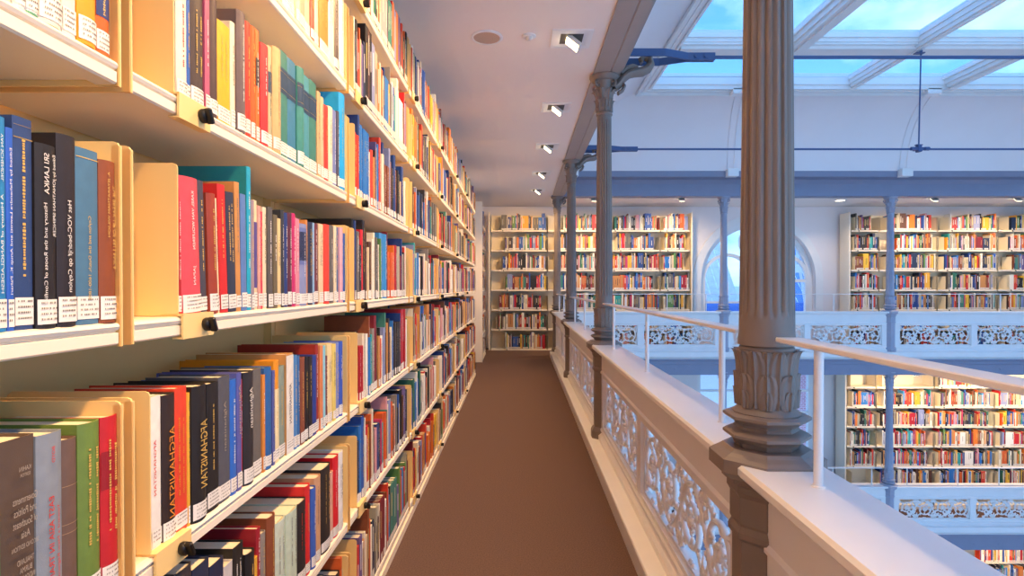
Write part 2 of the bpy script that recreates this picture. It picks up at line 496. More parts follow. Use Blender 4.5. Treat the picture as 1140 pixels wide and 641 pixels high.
for x in (LW[0],LW[1]-.09): m.box(x,x+.09,yf0,yf1,LW[2],LW[3])
for z in (LW[2],LW[3]-.09): m.box(LW[0],LW[1],yf0,yf1,z,z+.09)
m.box((LW[0]+LW[1])/2-.07,(LW[0]+LW[1])/2+.07,yf0,yf1,LW[2],LW[3])
win3 = struct(m.build('window_3', M['white']), 'tall white window of the storey below')
for k in range(1,5):
    z = LW[2]+(LW[3]-LW[2])*k/5
    m = MB(); m.box(LW[0],LW[1],yf0+.01,yf1-.01,z-.018,z+.018); m.build('glazing_bar', M['white'], win3)
for q in (.25,.75):
    x = LW[0]+(LW[1]-LW[0])*q
    m = MB(); m.box(x-.018,x+.018,yf0+.01,yf1-.01,LW[2],LW[3]); m.build('glazing_bar', M['white'], win3)
m = MB(); m.box(LW[0],LW[1],yf0+.04,yf0+.046,LW[2],LW[3]); m.build('window_pane', M['glass'], win3)

# ------------------------------------------------------------------ outside the windows
def brick_mat(name, c1, c2, mort, sc):
    mt = bpy.data.materials.new(name); mt.use_nodes=True; nt=mt.node_tree; bs=nt.nodes['Principled BSDF']; bs.inputs['Roughness'].default_value=.85
    tc=nt.nodes.new('ShaderNodeTexCoord'); mp=nt.nodes.new('ShaderNodeMapping'); mp.inputs['Rotation'].default_value=(pi/2,0,0)
    b=nt.nodes.new('ShaderNodeTexBrick'); b.inputs['Scale'].default_value=sc
    for k,c in (('Color1',c1),('Color2',c2),('Mortar',mort)): b.inputs[k].default_value=hexc(c)
    nt.links.new(tc.outputs['Object'],mp.inputs[0]); nt.links.new(mp.outputs[0],b.inputs['Vector']); nt.links.new(b.outputs['Color'],bs.inputs['Base Color'])
    return mt
M['brick'] = brick_mat('red_brick','d8959a','c8868e','e6d8de',4.5)
M['tilepale'] = mat('pale_slate_tiles','e8e4f0',.5,noise=.15,scale=6)
M['tile'] = mat('slate_tiles','5f97dc',.5,noise=.15,scale=6)
M['plaster'] = mat('house_plaster','eef0f4',.8)
M['dkblue'] = mat('blue_netting','1668c8',.6)
hs = thing('townhouse','slate-roofed townhouse with white gable seen through the arched window','building',(0,16,-6))
m = MB(); m.box(7.62,14,0,4,0,5.2); m.build('brick_wall',M['brick'],hs)
m = MB(); m.box(-1,7.6,-.3,4,0,5.0); m.build('plaster_wall',M['plaster'],hs)
for (xa,xb,mt_) in ((2.1,6.45,'tilepale'),(7.6,15,'tile')):
    m = MB()
    for r in range(19):       # rows of lapped tiles on the slope
        y = -.6+r*.19; z = 5.6+r*.22; x = xa
        while x < xb:
            m.add([(x,y,z),(x+.25,y-.02,z),(x+.25,y+.2,z+.24),(x,y+.2,z+.24),(x,y,z-.05),(x+.25,y-.02,z-.05)],[(0,1,2,3),(4,5,1,0)])
            x += .27
    m.build('tiled_roof',M[mt_],hs)
m = MB(); m.prism([(6.5,5.9),(7.6,5.9),(7.6,6.7),(7.05,7.2),(6.5,6.7)],'y',-.9,3); m.build('white_gable',M['plaster'],hs)
m = MB(); m.box(-1,14,-1.0,-.7,5.0,6.75); m.build('gutter_band',M['dkblue'],hs)
sc_ = thing('scaffold','white scaffold poles leaning outside the arched window','scaffold',(0,14,-3))
for (x0,z0,x1,z1) in ((6.5,3.2,6.9,7.4),(7.1,3.0,6.75,5.4),(7.5,3.0,6.9,7.4),(8.0,3.0,7.6,7.6),(6.9,3.0,7.25,5.0)):
    m = MB(); m.tube([(x0,0,z0),(x1,.2,z1)],.035,8); m.build('pole',M['plaster'],sc_,smooth=50)
m = MB(); m.box(6.3,8.4,-.1,.3,4.55,4.75); m.build('platform',M['plaster'],sc_)
# ------------------------------------------------------------------ bookcases and bookends
ORD = ['zeroth','first','second','third','fourth','fifth','sixth','seventh','eighth','ninth','tenth','eleventh','twelfth','thirteenth','fourteenth','fifteenth','sixteenth','seventeenth','eighteenth','nineteenth','twentieth']
TENS = {20:'twenty',30:'thirty',40:'forty',50:'fifty'}
def ordinal(n):
    if n <= 20: return ORD[n]
    t = n//10*10
    return TENS[t][:-1]+'ieth' if n == t else TENS[t]+'-'+ORD[n-t]
AISLE_Z = [.079+.35*k for k in range(7)]
WALL_Z = [.031+.367*k for k in range(7)]
DEEP = .25
def shelf_mesh(L):
    m = MB()
    p = [(-DEEP,0),(-.007,0),(-.001,-.002),(.001,-.006),(-.001,-.0105),(-.005,-.012),(-.005,-.0135),(-.001,-.0145),(-.001,-.0285),(-.004,-.031),(-.03,-.031),(-.03,-.025),(-DEEP,-.025)]
    m.prism(p,'y',.006,L-.023)
    return m
def bracket_mesh(y):
    m = MB()
    p = [(0,-.033),(0,.236),(-.002,.241),(-.007,.243),(-DEEP,.243),(-DEEP,-.033)]
    m.prism(p,'y',y,y+.0035)
    # folded front lip
    m.box(-.010,0,y,y+.006,-.033,.238)
    return m
def bookcase(L, zs, label, loc, rz, group, endpanel=False, cr='cream'):
    t = thing('bookcase', label, 'bookcase', loc, rz, group)
    m = MB(); m.box(-DEEP-.035,-DEEP-.012,.0005,L-.0005,.02,zs[-1]+.30); m.build('back_panel', M[cr], t)
    for y in (.002, L-.027):
        m = MB(); m.box(-DEEP-.012,-DEEP+.012,y,y+.025,.0,zs[-1]+.31); m.build('upright', M[cr], t)
    m = MB(); m.box(-.03,-.012,.002,L-.002,0,zs[0]-.031); m.box(-.012,.004,.002,L-.002,0,max(.012,zs[0]-.045)); m.build('kick_plate', M['shelf'], t)
    for k,z in enumerate(zs):
        s = shelf_mesh(L).build('shelf_board', M['shelf'], t, loc=(0,0,z))
        for y in (.0, L-.022):
            bracket_mesh(y).build('bracket', M[cr], s)
    if endpanel:
        m = MB(); m.bbox(-DEEP-.035,.012,-.045,-.014,0,zs[-1]+.33,.004); m.build('end_panel', M['shelf'], t)
    return t
def bookcase_copy(src, label, loc, rz, group):
    return dup(src, loc, rz, label, group)
ORDB = ['nearest','second','third','fourth','fifth','sixth','seventh']
BAY0 = -.237
cases = []
c0 = bookcase(1.0, AISLE_Z, 'nearest cream steel bookcase along the aisle, cut off by the picture edge', (FX,BAY0,0), 0, 'cream bookcases along the aisle')
lab = {1:'second cream steel bookcase along the aisle, filled with large readable spines',2:'third cream steel bookcase along the aisle, behind the second',
       3:'fourth cream steel bookcase along the aisle',4:'fifth cream steel bookcase along the aisle',5:'sixth cream steel bookcase along the aisle',6:'seventh cream steel bookcase along the aisle'}
for b in range(1,7):
    dup(c0,(FX,BAY0+b,0),0,lab[b])
cl = bookcase(.57, AISLE_Z, 'last narrow bookcase of the first aisle run', (FX,BAY0+7,0), 0, 'cream bookcases along the aisle')
ce = bookcase(1.05, AISLE_Z, 'bookcase with tall cream end panel at the aisle corner', (FX+.005,8.62,0), 0, 'cream bookcases along the aisle', True)
WB = [(-.46,1.06),(.60,1.06),(1.66,1.03),(2.69,.56),(6.22,.53),(6.75,1.08),(7.83,1.12),(8.95,1.12)]
wl = ['end wall bookcase closing the aisle, floor to ceiling','end wall bookcase behind the farthest aisle columns','wide end wall bookcase nearest the arched window on its aisle side',
      'narrow end wall bookcase beside the arched window','narrow end wall bookcase on the far side of the arched window','end wall bookcase behind the second cross gallery column',
      'end wall bookcase third from the arched window on its far side','end wall bookcase cut by the right picture edge']
wcases = []
for (x,L),l in zip(WB,wl):
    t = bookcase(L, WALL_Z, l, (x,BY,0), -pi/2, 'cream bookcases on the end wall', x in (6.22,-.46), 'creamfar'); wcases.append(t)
m = MB(); m.bbox(-DEEP-.035,.012,.565,.592,0,2.56,.004); m.build('end_panel', M['shelf'], wcases[3])
LB = [(6.16,.55),(6.71,1.08),(7.79,1.12),(8.91,1.12)]
ll = ['narrow lower storey bookcase beside the brick view window','lower storey bookcase behind the iron column','wide lower storey bookcase third from the window','lower storey bookcase cut by the right picture edge']
LZ = [LOW+.06+.367*k for k in range(7)]
for (x,L),l in zip(LB,ll):
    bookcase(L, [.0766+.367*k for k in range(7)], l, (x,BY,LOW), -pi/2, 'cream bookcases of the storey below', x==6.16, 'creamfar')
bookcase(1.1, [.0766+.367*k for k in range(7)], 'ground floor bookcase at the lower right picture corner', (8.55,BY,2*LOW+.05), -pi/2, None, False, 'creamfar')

def bookend_src(cr='cream'):
    t = thing('bookend','x','bookend')
    m = MB()
    p = [(-.003,.001),(-.003,.237),(-.005,.242),(-.010,.244),(-.205,.244),(-.212,.238),(-.212,.001)]
    m.prism(p,'y',0,.0022); m.build('plate', M[cr], t)
    m = MB()
    m.prism([(.002,.004),(.0055,.004),(.0055,-.036),(-.012,-.036),(-.012,-.0335),(.002,-.0335)],'y',.0,.088)
    m.box(-.03,.0055,.0,.088,.0005,.004)
    m.build('clip', M[cr], t)
    m = MB(); m.lathe([(.0100,0),(.0115,.003),(.0115,.008),(.009,.011)],20)
    m.v = [(z,x*.85,y*1.05) for x,y,z in m.v]
    m.bbox(.008,.020,-.004,.004,-.013,.013,.002)
    m.v = [(x,y*.9-z*.42,z*.9+y*.42) for x,y,z in m.v]
    m.v = [(x+.0055,y+.06,z-.016) for x,y,z in m.v]
    m.build('knob', M['black'], t, smooth=40)
    return t
BES = {}
def bookend(loc, rz, label, group):
    cr = 'cream' if group == 'bookends along the aisle' else 'creamfar'
    if cr not in BES:
        b = BES[cr] = bookend_src(cr)
        b.location = loc; b.rotation_euler = (0,0,rz); b['label'] = label; b['group'] = group; return b
    return dup(BES[cr], loc, rz, label, group)
ROW = ['bottom shelf','second shelf up','third shelf up','fourth shelf up','fifth shelf up','sixth shelf up','top shelf']
BEY = {}
for b in range(1,8):
    for k in range(7):
        y = {(1,4):.866-.763,(1,3):.874-.763,(1,2):.805-.763}.get((b,k), .06+.05*rnd.random())
        BEY[b,k] = y
        if b < 7:
            bookend((FX,BAY0+b+y,AISLE_Z[k]),0,'cream bookend with black knob, %s, %s bookcase along the aisle'%(ROW[k],ORDB[b]),'bookends along the aisle')
WBE = {}
wname = ['aisle-end','column-hidden','wide left','narrow left','narrow right','second right','third right','last right']
for i,(x,L) in enumerate(WB):
    for k in range(7):
        g = (.10 if L>.8 else .05)+.16*rnd.random()*(1 if L>.8 else .2)
        WBE[i,k] = g
        bookend((x+g,BY,WALL_Z[k]),-pi/2,'small cream bookend, %s, %s end wall bookcase'%(ROW[k],wname[i]),'bookends on the end wall')
LBE = {}
lname = ['narrow','second','wide third','last']
for i,(x,L) in enumerate(LB):
    for k in range(1,7):
        g = .05+.06*rnd.random(); LBE[i,k] = g
        bookend((x+g,BY,LOW+.0766+.367*k),-pi/2,'small cream bookend, %s, %s lower storey bookcase'%(ROW[k],lname[i]),'bookends of the storey below')
# ------------------------------------------------------------------ books
import colorsys
def cword(h):
    r,g,b = [int(h[i:i+2],16)/255 for i in (0,2,4)]
    H,S,V = colorsys.rgb_to_hsv(r,g,b); H *= 360
    if V < .26: return 'black'
    if S < .14: return 'white' if V > .88 else 'pale grey' if V > .68 else 'grey' if V > .42 else 'charcoal'
    if H < 12 or H >= 345:
        return 'dark maroon' if V < .5 else 'pink' if S < .48 and V > .7 else 'red'
    if H < 24: return 'brown' if V < .65 else 'orange red' if S > .7 else 'salmon'
    if H < 40: return 'brown' if V < .62 else 'orange' if S > .62 else 'tan' if V < .88 else 'cream'
    if H < 65: return 'olive' if V < .6 else 'yellow' if S > .5 else 'cream'
    if H < 165: return 'dark green' if V < .5 else 'green' if S > .3 else 'pale green'
    if H < 190: return 'teal'
    if H < 208: return 'steel blue' if S < .6 else 'sky blue'
    if H < 250: return 'navy' if V < .52 else 'lilac' if S < .38 else 'blue'
    if H < 300: return 'purple'
    return 'mauve' if S < .4 else 'magenta'
COVM = {}
def cover_mat(h):
    if h not in COVM:
        COVM[h] = mat('cover_'+h, h, .48, noise=.10, scale=45, bump=.12, bscale=900)
    return COVM[h]
def spine_x(y, t, bulge):
    q = max(-1,min(1,2*y/t-1))
    return -.003+bulge*(1-q*q)
def strip_pts(t, bulge, n=6, inset=0):
    return [(spine_x(inset+(t-2*inset)*i/n, t, bulge), inset+(t-2*inset)*i/n) for i in range(n+1)]
def book_cover(t, h, d, bulge, c=.0022):
    o = [(-d,0),(-.004,0)]+[(x,y) for x,y in strip_pts(t,bulge)][1:-1]+[(-.004,t),(-d,t)]
    inn = [(-d,c),(-.005,c)]+[(x-c,min(max(y,c),t-c)) for x,y in strip_pts(t,bulge)][1:-1]+[(-.005,t-c),(-d,t-c)]
    n = len(o); m = MB()
    V = [(x,y,0) for x,y in o]+[(x,y,h) for x,y in o]+[(x,y,0) for x,y in inn]+[(x,y,h) for x,y in inn]
    F = []
    for i in range(n-1):
        j = i+1
        F += [(i,j,n+j,n+i),(2*n+j,2*n+i,3*n+i,3*n+j),(n+i,n+j,3*n+j,3*n+i),(j,i,2*n+i,2*n+j)]
    F += [(0,n,3*n,2*n),(n-1,3*n-1,4*n-1,2*n-1+n)][:1]+[(n-1,3*n-1,4*n-1,2*n-1)]
    return m.add(V,F)
def text_mesh(txt, size, font_scale=1.0):
    cu = bpy.data.curves.new('lettering','FONT'); cu.body = txt; cu.size = size
    o = bpy.data.objects.new('lettering_source', cu); COL.objects.link(o)
    dg = bpy.context.evaluated_depsgraph_get()
    me = bpy.data.meshes.new_from_object(o.evaluated_get(dg), depsgraph=dg)
    bpy.data.objects.remove(o)
    vs = [tuple(v.co) for v in me.vertices]; fs = [tuple(p.vertices) for p in me.polygons]
    bpy.data.meshes.remove(me)
    return vs, fs
def add_text(m, txt, x, yc, ztop, length, height, mat_i=0, horiz=False):
    """lettering that runs down the spine, letters turned as the photograph shows them (mirrored)"""
    vs, fs = text_mesh(txt, 1.0)
    x0 = min(v[0] for v in vs); x1 = max(v[0] for v in vs); y0 = min(v[1] for v in vs); y1 = max(v[1] for v in vs)
    sx = length/(x1-x0); sy = height/(y1-y0)
    V = []
    for v in vs:
        u = (v[0]-x0)*sx; w = (v[1]-(y0+y1)/2)*sy
        if horiz: V.append((x, yc+length/2-u, ztop+w))
        else: V.append((x, yc-w, ztop-u))
    m.add(V, fs, mat_i)
def dashes(m, r, t, h, bulge, z0, z1, lines, lw, mat_i=0):
    """rows of tiny illegible foil marks along the spine"""
    for k in range(lines):
        y = t*(k+1)/(lines+1)
        z = z1-r.random()*.01
        while z > z0:
            L = r.uniform(.0022,.0042); w = lw*r.uniform(.55,1)
            if r.random() < .16: z -= .004; continue
            x = max(spine_x(y-w/2,t,bulge),spine_x(y+w/2,t,bulge))+.0005
            m.add([(x,y-w/2,z),(x,y+w/2,z),(x,y+w/2,z-L*.7),(x,y-w/2,z-L*.7)],[(0,1,2,3)],mat_i)
            z -= L
NB = [0]
def book(x, y, z, t, h, d, colr, label, lean=0, rz=0, foil='gold', title=None, bands=None, lab=True, mark=.6, group=None, bulge=None):
    r = random.Random(NB[0]*7+3); NB[0] += 1
    if bulge is None: bulge = min(.006, t*r.choice((.02,.1,.16)))
    root = thing('book', label, 'book', (x,y,z), rz, group)
    root.rotation_euler = (radians(lean),0,rz)
    book_cover(t,h,d,bulge).build('cover', cover_mat(colr), root, smooth=35)
    m = MB(); m.box(-d+.004,-.0065,.0024,t-.0024,.003,h-.0035); m.build('page_block', M['paper'], root)
    lz = .0
    if lab:
        zl0, zl1 = .004+r.random()*.004, .030+r.random()*.006
        m = MB(); p = strip_pts(t,bulge,6,.0006); n = len(p)
        m.add([(a+.0006,b,zl0) for a,b in p]+[(a+.0006,b,zl1) for a,b in p],[(i,i+1,n+i+1,n+i) for i in range(n-1)],0)
        for k in range(4):
            zz = zl1-.005-k*.0062; yy = t*.14
            wmax = t*(.62+.24*r.random())
            while yy < t*.14+wmax and zz > zl0+.002:
                w = r.uniform(.0012,.0024)
                if yy+w > t-.0012: break
                xx = max(spine_x(yy,t,bulge),spine_x(yy+w,t,bulge))+.0011
                m.add([(xx,yy,zz),(xx,yy+w*.7,zz),(xx,yy+w*.7,zz+.0022),(xx,yy,zz+.0022)],[(0,1,2,3)],1)
                yy += w*(1.2 if r.random() < .75 else 2.4)
        m.build('call_number_label', [M['label'],M['ink']], root)
        lz = .04
    if bands:
        for (f0,f1,cc) in bands:
            m = MB(); p = strip_pts(t,bulge,6,.0002); n = len(p)
            m.add([(a+.0004,b,h*f0) for a,b in p]+[(a+.0004,b,h*f1) for a,b in p],[(i,i+1,n+i+1,n+i) for i in range(n-1)],0)
            m.build('spine_band', cover_mat(cc), root)
    if title:
        for (txt,fy,ftop,flen,hh) in title:
            m = MB(); add_text(m, txt, spine_x(t*.5,t,bulge)+.0012, t*fy, h*ftop, h*flen, t*hh)
            m.build('spine_lettering', M[foil], root)
    elif mark and r.random() < mark+.3:
        m = MB(); dashes(m, r, t, h, bulge, max(lz+.012,h*r.uniform(.25,.5)), h*r.uniform(.82,.95), 1 if t < .026 else r.choice((1,2)), min(.0042,t*.2))
        if m.f: m.build('spine_lettering', M[foil], root)
    return root
XS = FX-.003          # spine plane
def ypix(x): return -XS*612/(574-x)
def size_word(t, h):
    a = 'thick' if t > .034 else 'thin' if t < .0135 else ''
    b = 'tall' if h > .262 else 'short' if h < .195 else ''
    return (b+' '+a).strip()
def row(spec, conv, bay, k, y_from=None):
    """spec rows: (pixel left, right, pixel top, colour, options)"""
    z = AISLE_Z[k]; y = y_from; n = 0
    for s in spec:
        u0,u1,v,c = s[:4]; o = dict(s[4]) if len(s) > 4 else {}
        x0,_ = conv(u0,v); x1,yt = conv(u1,v)
        a, b = ypix(x0), ypix(x1)
        if y is None: y = a
        y = max(y+.0006, a-.004) if n else y
        t = max(.007, b-y)
        h = 1.176+(319.5-yt)*((y+b)/2)/612-z
        h = min(max(h,.14),.312); h = o.pop('h',h)
        n += 1
        sw = size_word(t,h); name = o.pop('name',None)
        dist = {0:'nearest',1:'second',2:'third'}[bay]
        if name: lb = name
        else:
            start = 'from the bookend' if bay else 'from the picture edge'
            lb = ('%s %s book, %s %s, %s, %s bookcase' % (sw, cword(c), ordinal(n), start, ROW[k], dist)).strip()
        d = o.pop('d', rnd.uniform(.135,.18)); off = o.pop('off', rnd.uniform(-.0015,.001) if bay == 0 else rnd.uniform(-.004,.001))
        f = o.pop('foil', None) or rnd.choice(('gold','wht','wht','gold','wht'))
        if cword(c) in ('white','cream','pale grey','yellow','tan','pale green'): f = o.get('foil2') or ('ink' if f != 'redink' else f)
        o.pop('foil2',None)
        book(XS+off, y, z, t-.0005, h, d, c, lb, foil=f, group='books on the %s of the %s bookcase'%(ROW[k],dist), **o)
        y += t
    return y
cvA = lambda u,v: (180+u/3.204, v/3.204)
cvB = lambda u,v: (180+u/3.205, 170+v/3.205)
cvC = lambda u,v: (160+u/4.008, 340+v/4.008)
cvD = lambda u,v: (160+u/3.98, 480+v/3.98)
cv0A = lambda u,v: (u/2.996, v/2.996)
cv0B = lambda u,v: (u/2.288, 110+v/2.288)
cv0C = lambda u,v: (u/2.456, 380+v/2.456)
# nearest bookcase
row([(-40,60,-260,'e9dcc0'),(60,100,-250,'efe8dc'),(100,145,-240,'efe9df',{'bands':[(.0,.02,'5d9a7a')]}),(145,225,-260,'f0e4cc'),(225,272,-230,'f0e6d6'),
     (272,335,-180,'efa21c',{'foil2':'wht'}),(335,380,-160,'e2641c',{'bands':[(.35,.62,'2b3f78')]})], cv0A,0,4)
L5 = lambda *a: list(a)
row([(-14,25,45,'2a86c0',{'name':'light blue book lettered A History of BANGLADESH, at the picture edge','foil':'wht','title':[('VAN SCHENDEL',.58,.92,.22,.17),('A History of BANGLADESH',.58,.64,.46,.24)]}),
     (25,45,75,'2f63c8',{'name':'narrow bright blue paperback between the two larger blue books','foil':'wht','title':[('Edited by Mahendra Lawoti and Anup K. Pahari',.5,.90,.72,.42)]}),
     (45,96,50,'2f4778',{'name':'dark navy cloth book with faint gold spine lettering, nearest bookcase','foil':'gold','bands':[(.90,.905,'a98c4a'),(.96,.962,'a98c4a')]}),
     (96,150,118,'26211f',{'name':'black book lettered SRI LANKA History and the Roots of Conflict','foil':'wht','title':[('SRI LANKA',.38,.95,.22,.24),('History and the Roots of Conflict',.34,.68,.55,.22),('Edited by JONATHAN SPENCER',.76,.95,.45,.18)]}),
     (150,200,95,'2c2526',{'name':'black book lettered Het VOC-bedrijf op Ceylon in white','foil':'wht','title':[('Het VOC-bedrijf op Ceylon',.52,.66,.48,.27)]}),
     (203,258,130,'4d7896',{'name':'steel blue book lettered Ceylon and the Dutch in gold','foil':'gold','title':[('Ceylon and the Dutch, 1600-1800',.55,.62,.48,.17)],'bands':[(.945,.95,'d9b25a')]}),
     (258,301,160,'8e4a22',{'name':'brown leather book next to the bracket, with faint gold lettering','foil':'gold','title':[('A. JEYARATNAM WILSON',.35,.93,.40,.16),('THE BREAK-UP OF SRI LANKA',.66,.85,.52,.18)]})], cv0B,0,3)
row([(-60,3,620,'2fae3a',{'h':.16,'name':'green book cut off by the picture edge, third shelf up'}),
     (3,100,265,'5d4c40',{'name':'worn grey brown cloth book lettered Governments and Politics of Southeast Asia','foil':'wht','title':[('KAHIN',.66,.90,.08,.13),('Governments',.62,.74,.2,.15)][:1]}),
     (100,172,250,'8b949e',{'name':'pale blue grey book lettered EAST ASIA IN TRANSITION in red','foil':'redink','title':[('BOYD',.5,.93,.08,.12),('EAST ASIA IN TRANSITION',.42,.68,.58,.20),('Toward a New Regional Order',.70,.63,.5,.12)]}),
     (172,217,265,'70584c',{'name':'plain brown cloth book between the blue grey and green ones','mark':0,'foil':'faded','bands':[(.735,.739,'a98c6a'),(.52,.524,'a98c6a'),(.47,.474,'a98c6a')]}),
     (217,278,220,'6f8a3e',{'name':'green cloth book with frayed top and gold title','foil':'gold'}),
     (278,326,203,'c8242a',{'name':'red book beside the bracket, third shelf up, nearest bookcase','foil':'gold','bands':[(.58,.80,'9c1c24')]})], cv0C,0,2)
# horizontal lettering on the grey brown book
def horiz_lines(root, lines, foil, t, h):
    for txt,fz,fl,hh in lines:
        m = MB(); add_text(m, txt, .0045, t*.52, h*fz, t*fl, hh, horiz=True)
        m.build('spine_lettering', M[foil], root)
for o in list(COL.objects):
    if o.get('label','').startswith('worn grey brown'):
        for c in list(o.children):
            if c.name.startswith('spine_lettering'): bpy.data.objects.remove(c)
        cv = [c for c in o.children if c.name.startswith('cover')][0]
        t = max(v.co.y for v in cv.data.vertices); h = max(v.co.z for v in cv.data.vertices)
        horiz_lines(o,[('KAHIN',.86,.34,.005),('EDITOR',.83,.3,.0035),('Governments',.72,.72,.008),('and Politics',.665,.66,.008),('of Southeast',.61,.72,.008),('Asia',.555,.26,.008),('SECOND EDITION',.50,.8,.005),
            ('THAILAND',.43,.5,.006),('BURMA',.39,.36,.006),('INDONESIA',.35,.55,.006),('MALAYSIA',.31,.5,.006),('VIETNAM',.27,.5,.006)],'faded',t,h)
        break
# second bookcase
row([(380,415,-160,'d8c49a'),(415,440,-150,'d8c49a'),(440,470,-180,'efe6d0'),(470,486,-170,'e9dfc8'),(486,500,-190,'ddd0b0'),(500,520,-160,'b89a80'),(520,538,-170,'cdb89a'),(538,552,-120,'c23028'),(552,570,-130,'e8d6b0'),
     (570,602,-140,'d9822e',{'bands':[(.62,.84,'3b3030')]}),(602,622,-120,'f0e6d4'),(622,640,-80,'5a4c48'),(640,656,-60,'f3ece0')], cvA,1,5)
gset = lambda: {'bands':[(.60,.84,'24405c'),(.64,.645,'d9b25a'),(.80,.805,'d9b25a')],'mark':0}
row([(62,100,-60,'f2e6d0',{'foil2':'redink'}),(100,118,-30,'2e62b4'),(118,165,-20,'4a3a32',{'foil':'gold','name':'dark brown book with yellow lettering, near the bookend, fifth shelf up',}),
     (165,183,0,'c65a78'),(183,213,0,'4f3a36',{'foil':'gold','name':'dark brown book with gold spine title beside the yellow book'}),(213,258,90,'eeb01e',{'foil2':'gold'}),(258,275,85,'eee0c0'),(275,305,50,'6b5a58'),
     (305,330,85,'d8351f'),(330,346,100,'e2601c'),(346,360,112,'d9722a',{'bands':[(.5,.75,'3b3230')]}),(360,388,165,'d93434'),(388,405,170,'b9b48a',{'bands':[(.55,.75,'33485c')]}),(405,432,178,'d9b078'),
     (432,460,190,'3f7f72',gset()),(460,490,220,'3c7c9c',gset()),(490,513,248,'3f8a80',gset()),(513,537,275,'4590a0',gset()),(537,562,295,'3c7d70',gset()),
     (562,574,330,'d0a878'),(574,584,350,'c9b48e'),(584,602,380,'cf3a28'),(602,616,385,'ead6b8'),(616,630,398,'7480b4'),(630,637,400,'4a4a5a'),(637,657,340,'1fa0e0',{'d':.2})], cvA,1,4)
ln = {'lean':2.6}
row([(66,79,120,'b02020'),(79,147,95,'e0505a',dict(ln,foil='wht',name='thick pink red book leaning towards the bookend, fourth shelf up',title=[('KAREL VAN WOLFEREN',.5,.90,.42,.13),('JAPAN',.5,.36,.14,.16)])),(147,176,105,'4a4650',ln),(176,207,150,'9c4028',ln),(207,214,165,'ead8b0',ln),
     (214,243,118,'d02a28',ln),(243,272,145,'33384c',ln),(272,290,108,'c98d4e',{'lean':1.5}),(290,310,150,'5d7fb8',{'lean':1}),
     (310,326,52,'1f8f92',{'d':.225,'bands':[(.0,1.0,'25a5c4')],'name':'very tall deep teal book standing above its neighbours, fourth shelf up'}),(326,338,170,'a08b92'),(338,352,170,'e6d3a8',{'bands':[(.2,.8,'5a4c8c')]}),(352,362,190,'d8a090'),(362,372,210,'d83a50'),(372,385,195,'ead9b5'),
     (385,403,195,'5b5752'),(403,418,222,'6d6248'),(418,432,235,'e3c890'),(432,443,205,'3a3a3e'),(443,455,215,'31407a'),(455,470,215,'5e2b3a'),(470,482,217,'c8306a'),(482,497,235,'d8899a'),
     (497,523,255,'8b93bb',{'bands':[(.5,.95,'6a78b0'),(.55,.9,'3d4460')]}),(523,529,240,'d08a4a'),(529,546,248,'2d3550'),(546,553,250,'8fb6d8'),(553,567,253,'6e2a34'),(567,583,255,'e6cda6'),(583,600,257,'e2452f'),(600,618,260,'66605a'),
     (618,628,262,'ead8b6'),(628,638,265,'4e6f9a'),(638,648,267,'dba7b4'),(648,656,288,'3558a0')], cvB,1,3)
row([(47,92,405,'f0ece2',{'foil2':'redink','name':'white book lettered AFGHANISTAN in red beside the bookend','title':[('AFGHANISTAN',.28,.72,.36,.24)]}),
     (92,152,395,'33241f',{'foil':'orgink','name':'dark brown book lettered AFGHANISTAN in orange','title':[('AFGHANISTAN',.56,.78,.62,.42)]}),(152,208,365,'e0452a',{'name':'orange red book, thick, between black AFGHANISTAN books','foil':'orgink'}),(208,218,390,'e8b23a'),
     (218,285,355,'231e1c',{'foil':'gold','name':'black book lettered AFGHANISTAN in gold capitals','title':[('AFGHANISTAN',.55,.74,.5,.46)]}),(285,340,345,'1f1b1a',{'foil':'gold'}),(340,392,315,'55565e',{'foil':'faded','name':'slate grey book lettered Afghanistan in faded letters','title':[('Afghanistan',.5,.8,.4,.26)]}),(392,420,330,'2f6bc8',{'foil':'wht'}),(420,442,300,'5b5fa8',{'foil':'gold','name':'violet blue book lettered Afghanistan in gold','title':[('Afghanistan',.5,.9,.42,.4)]}),(442,449,330,'b03038'),
     (449,495,295,'2e2a2c',{'foil':'wht','name':'black book lettered Afghanistan in white','title':[('Afghanistan',.5,.86,.36,.4)]}),(495,535,282,'6b6660',{'foil':'gold'}),(535,548,310,'d98a3c'),(548,577,275,'2f66a8'),(577,590,290,'5660a0'),
     (590,612,245,'ee9a22',{'d':.215,'bands':[(.0,.72,'eee0b0')]}),(612,640,270,'8b9a8c'),(640,673,215,'cf9858',{'d':.215,'bands':[(.0,.985,'ece6da')],'foil':'faded','foil2':'ink','name':'white book lettered AFGHANISTAN in grey near the end of the row','title':[('AFGHANISTAN',.5,.7,.4,.3)]}),(673,690,222,'4d86c0'),(690,702,225,'3a6ea8'),(702,722,232,'8a4a30'),
     (722,738,230,'1e1a1c',{'foil':'gold'}),(738,756,230,'241f1e',{'foil':'gold'}),(756,776,222,'2b3f90'),(776,790,175,'9c2a20',{'d':.215}),(790,803,180,'e08a58'),(803,818,180,'8fd0e0'),(818,828,225,'7a3a3a'),(828,848,170,'efd9a0'),(848,862,172,'e6cf70'),(862,876,165,'7d8fd0'),(876,892,160,'3b5cc0')], cvC,1,2)
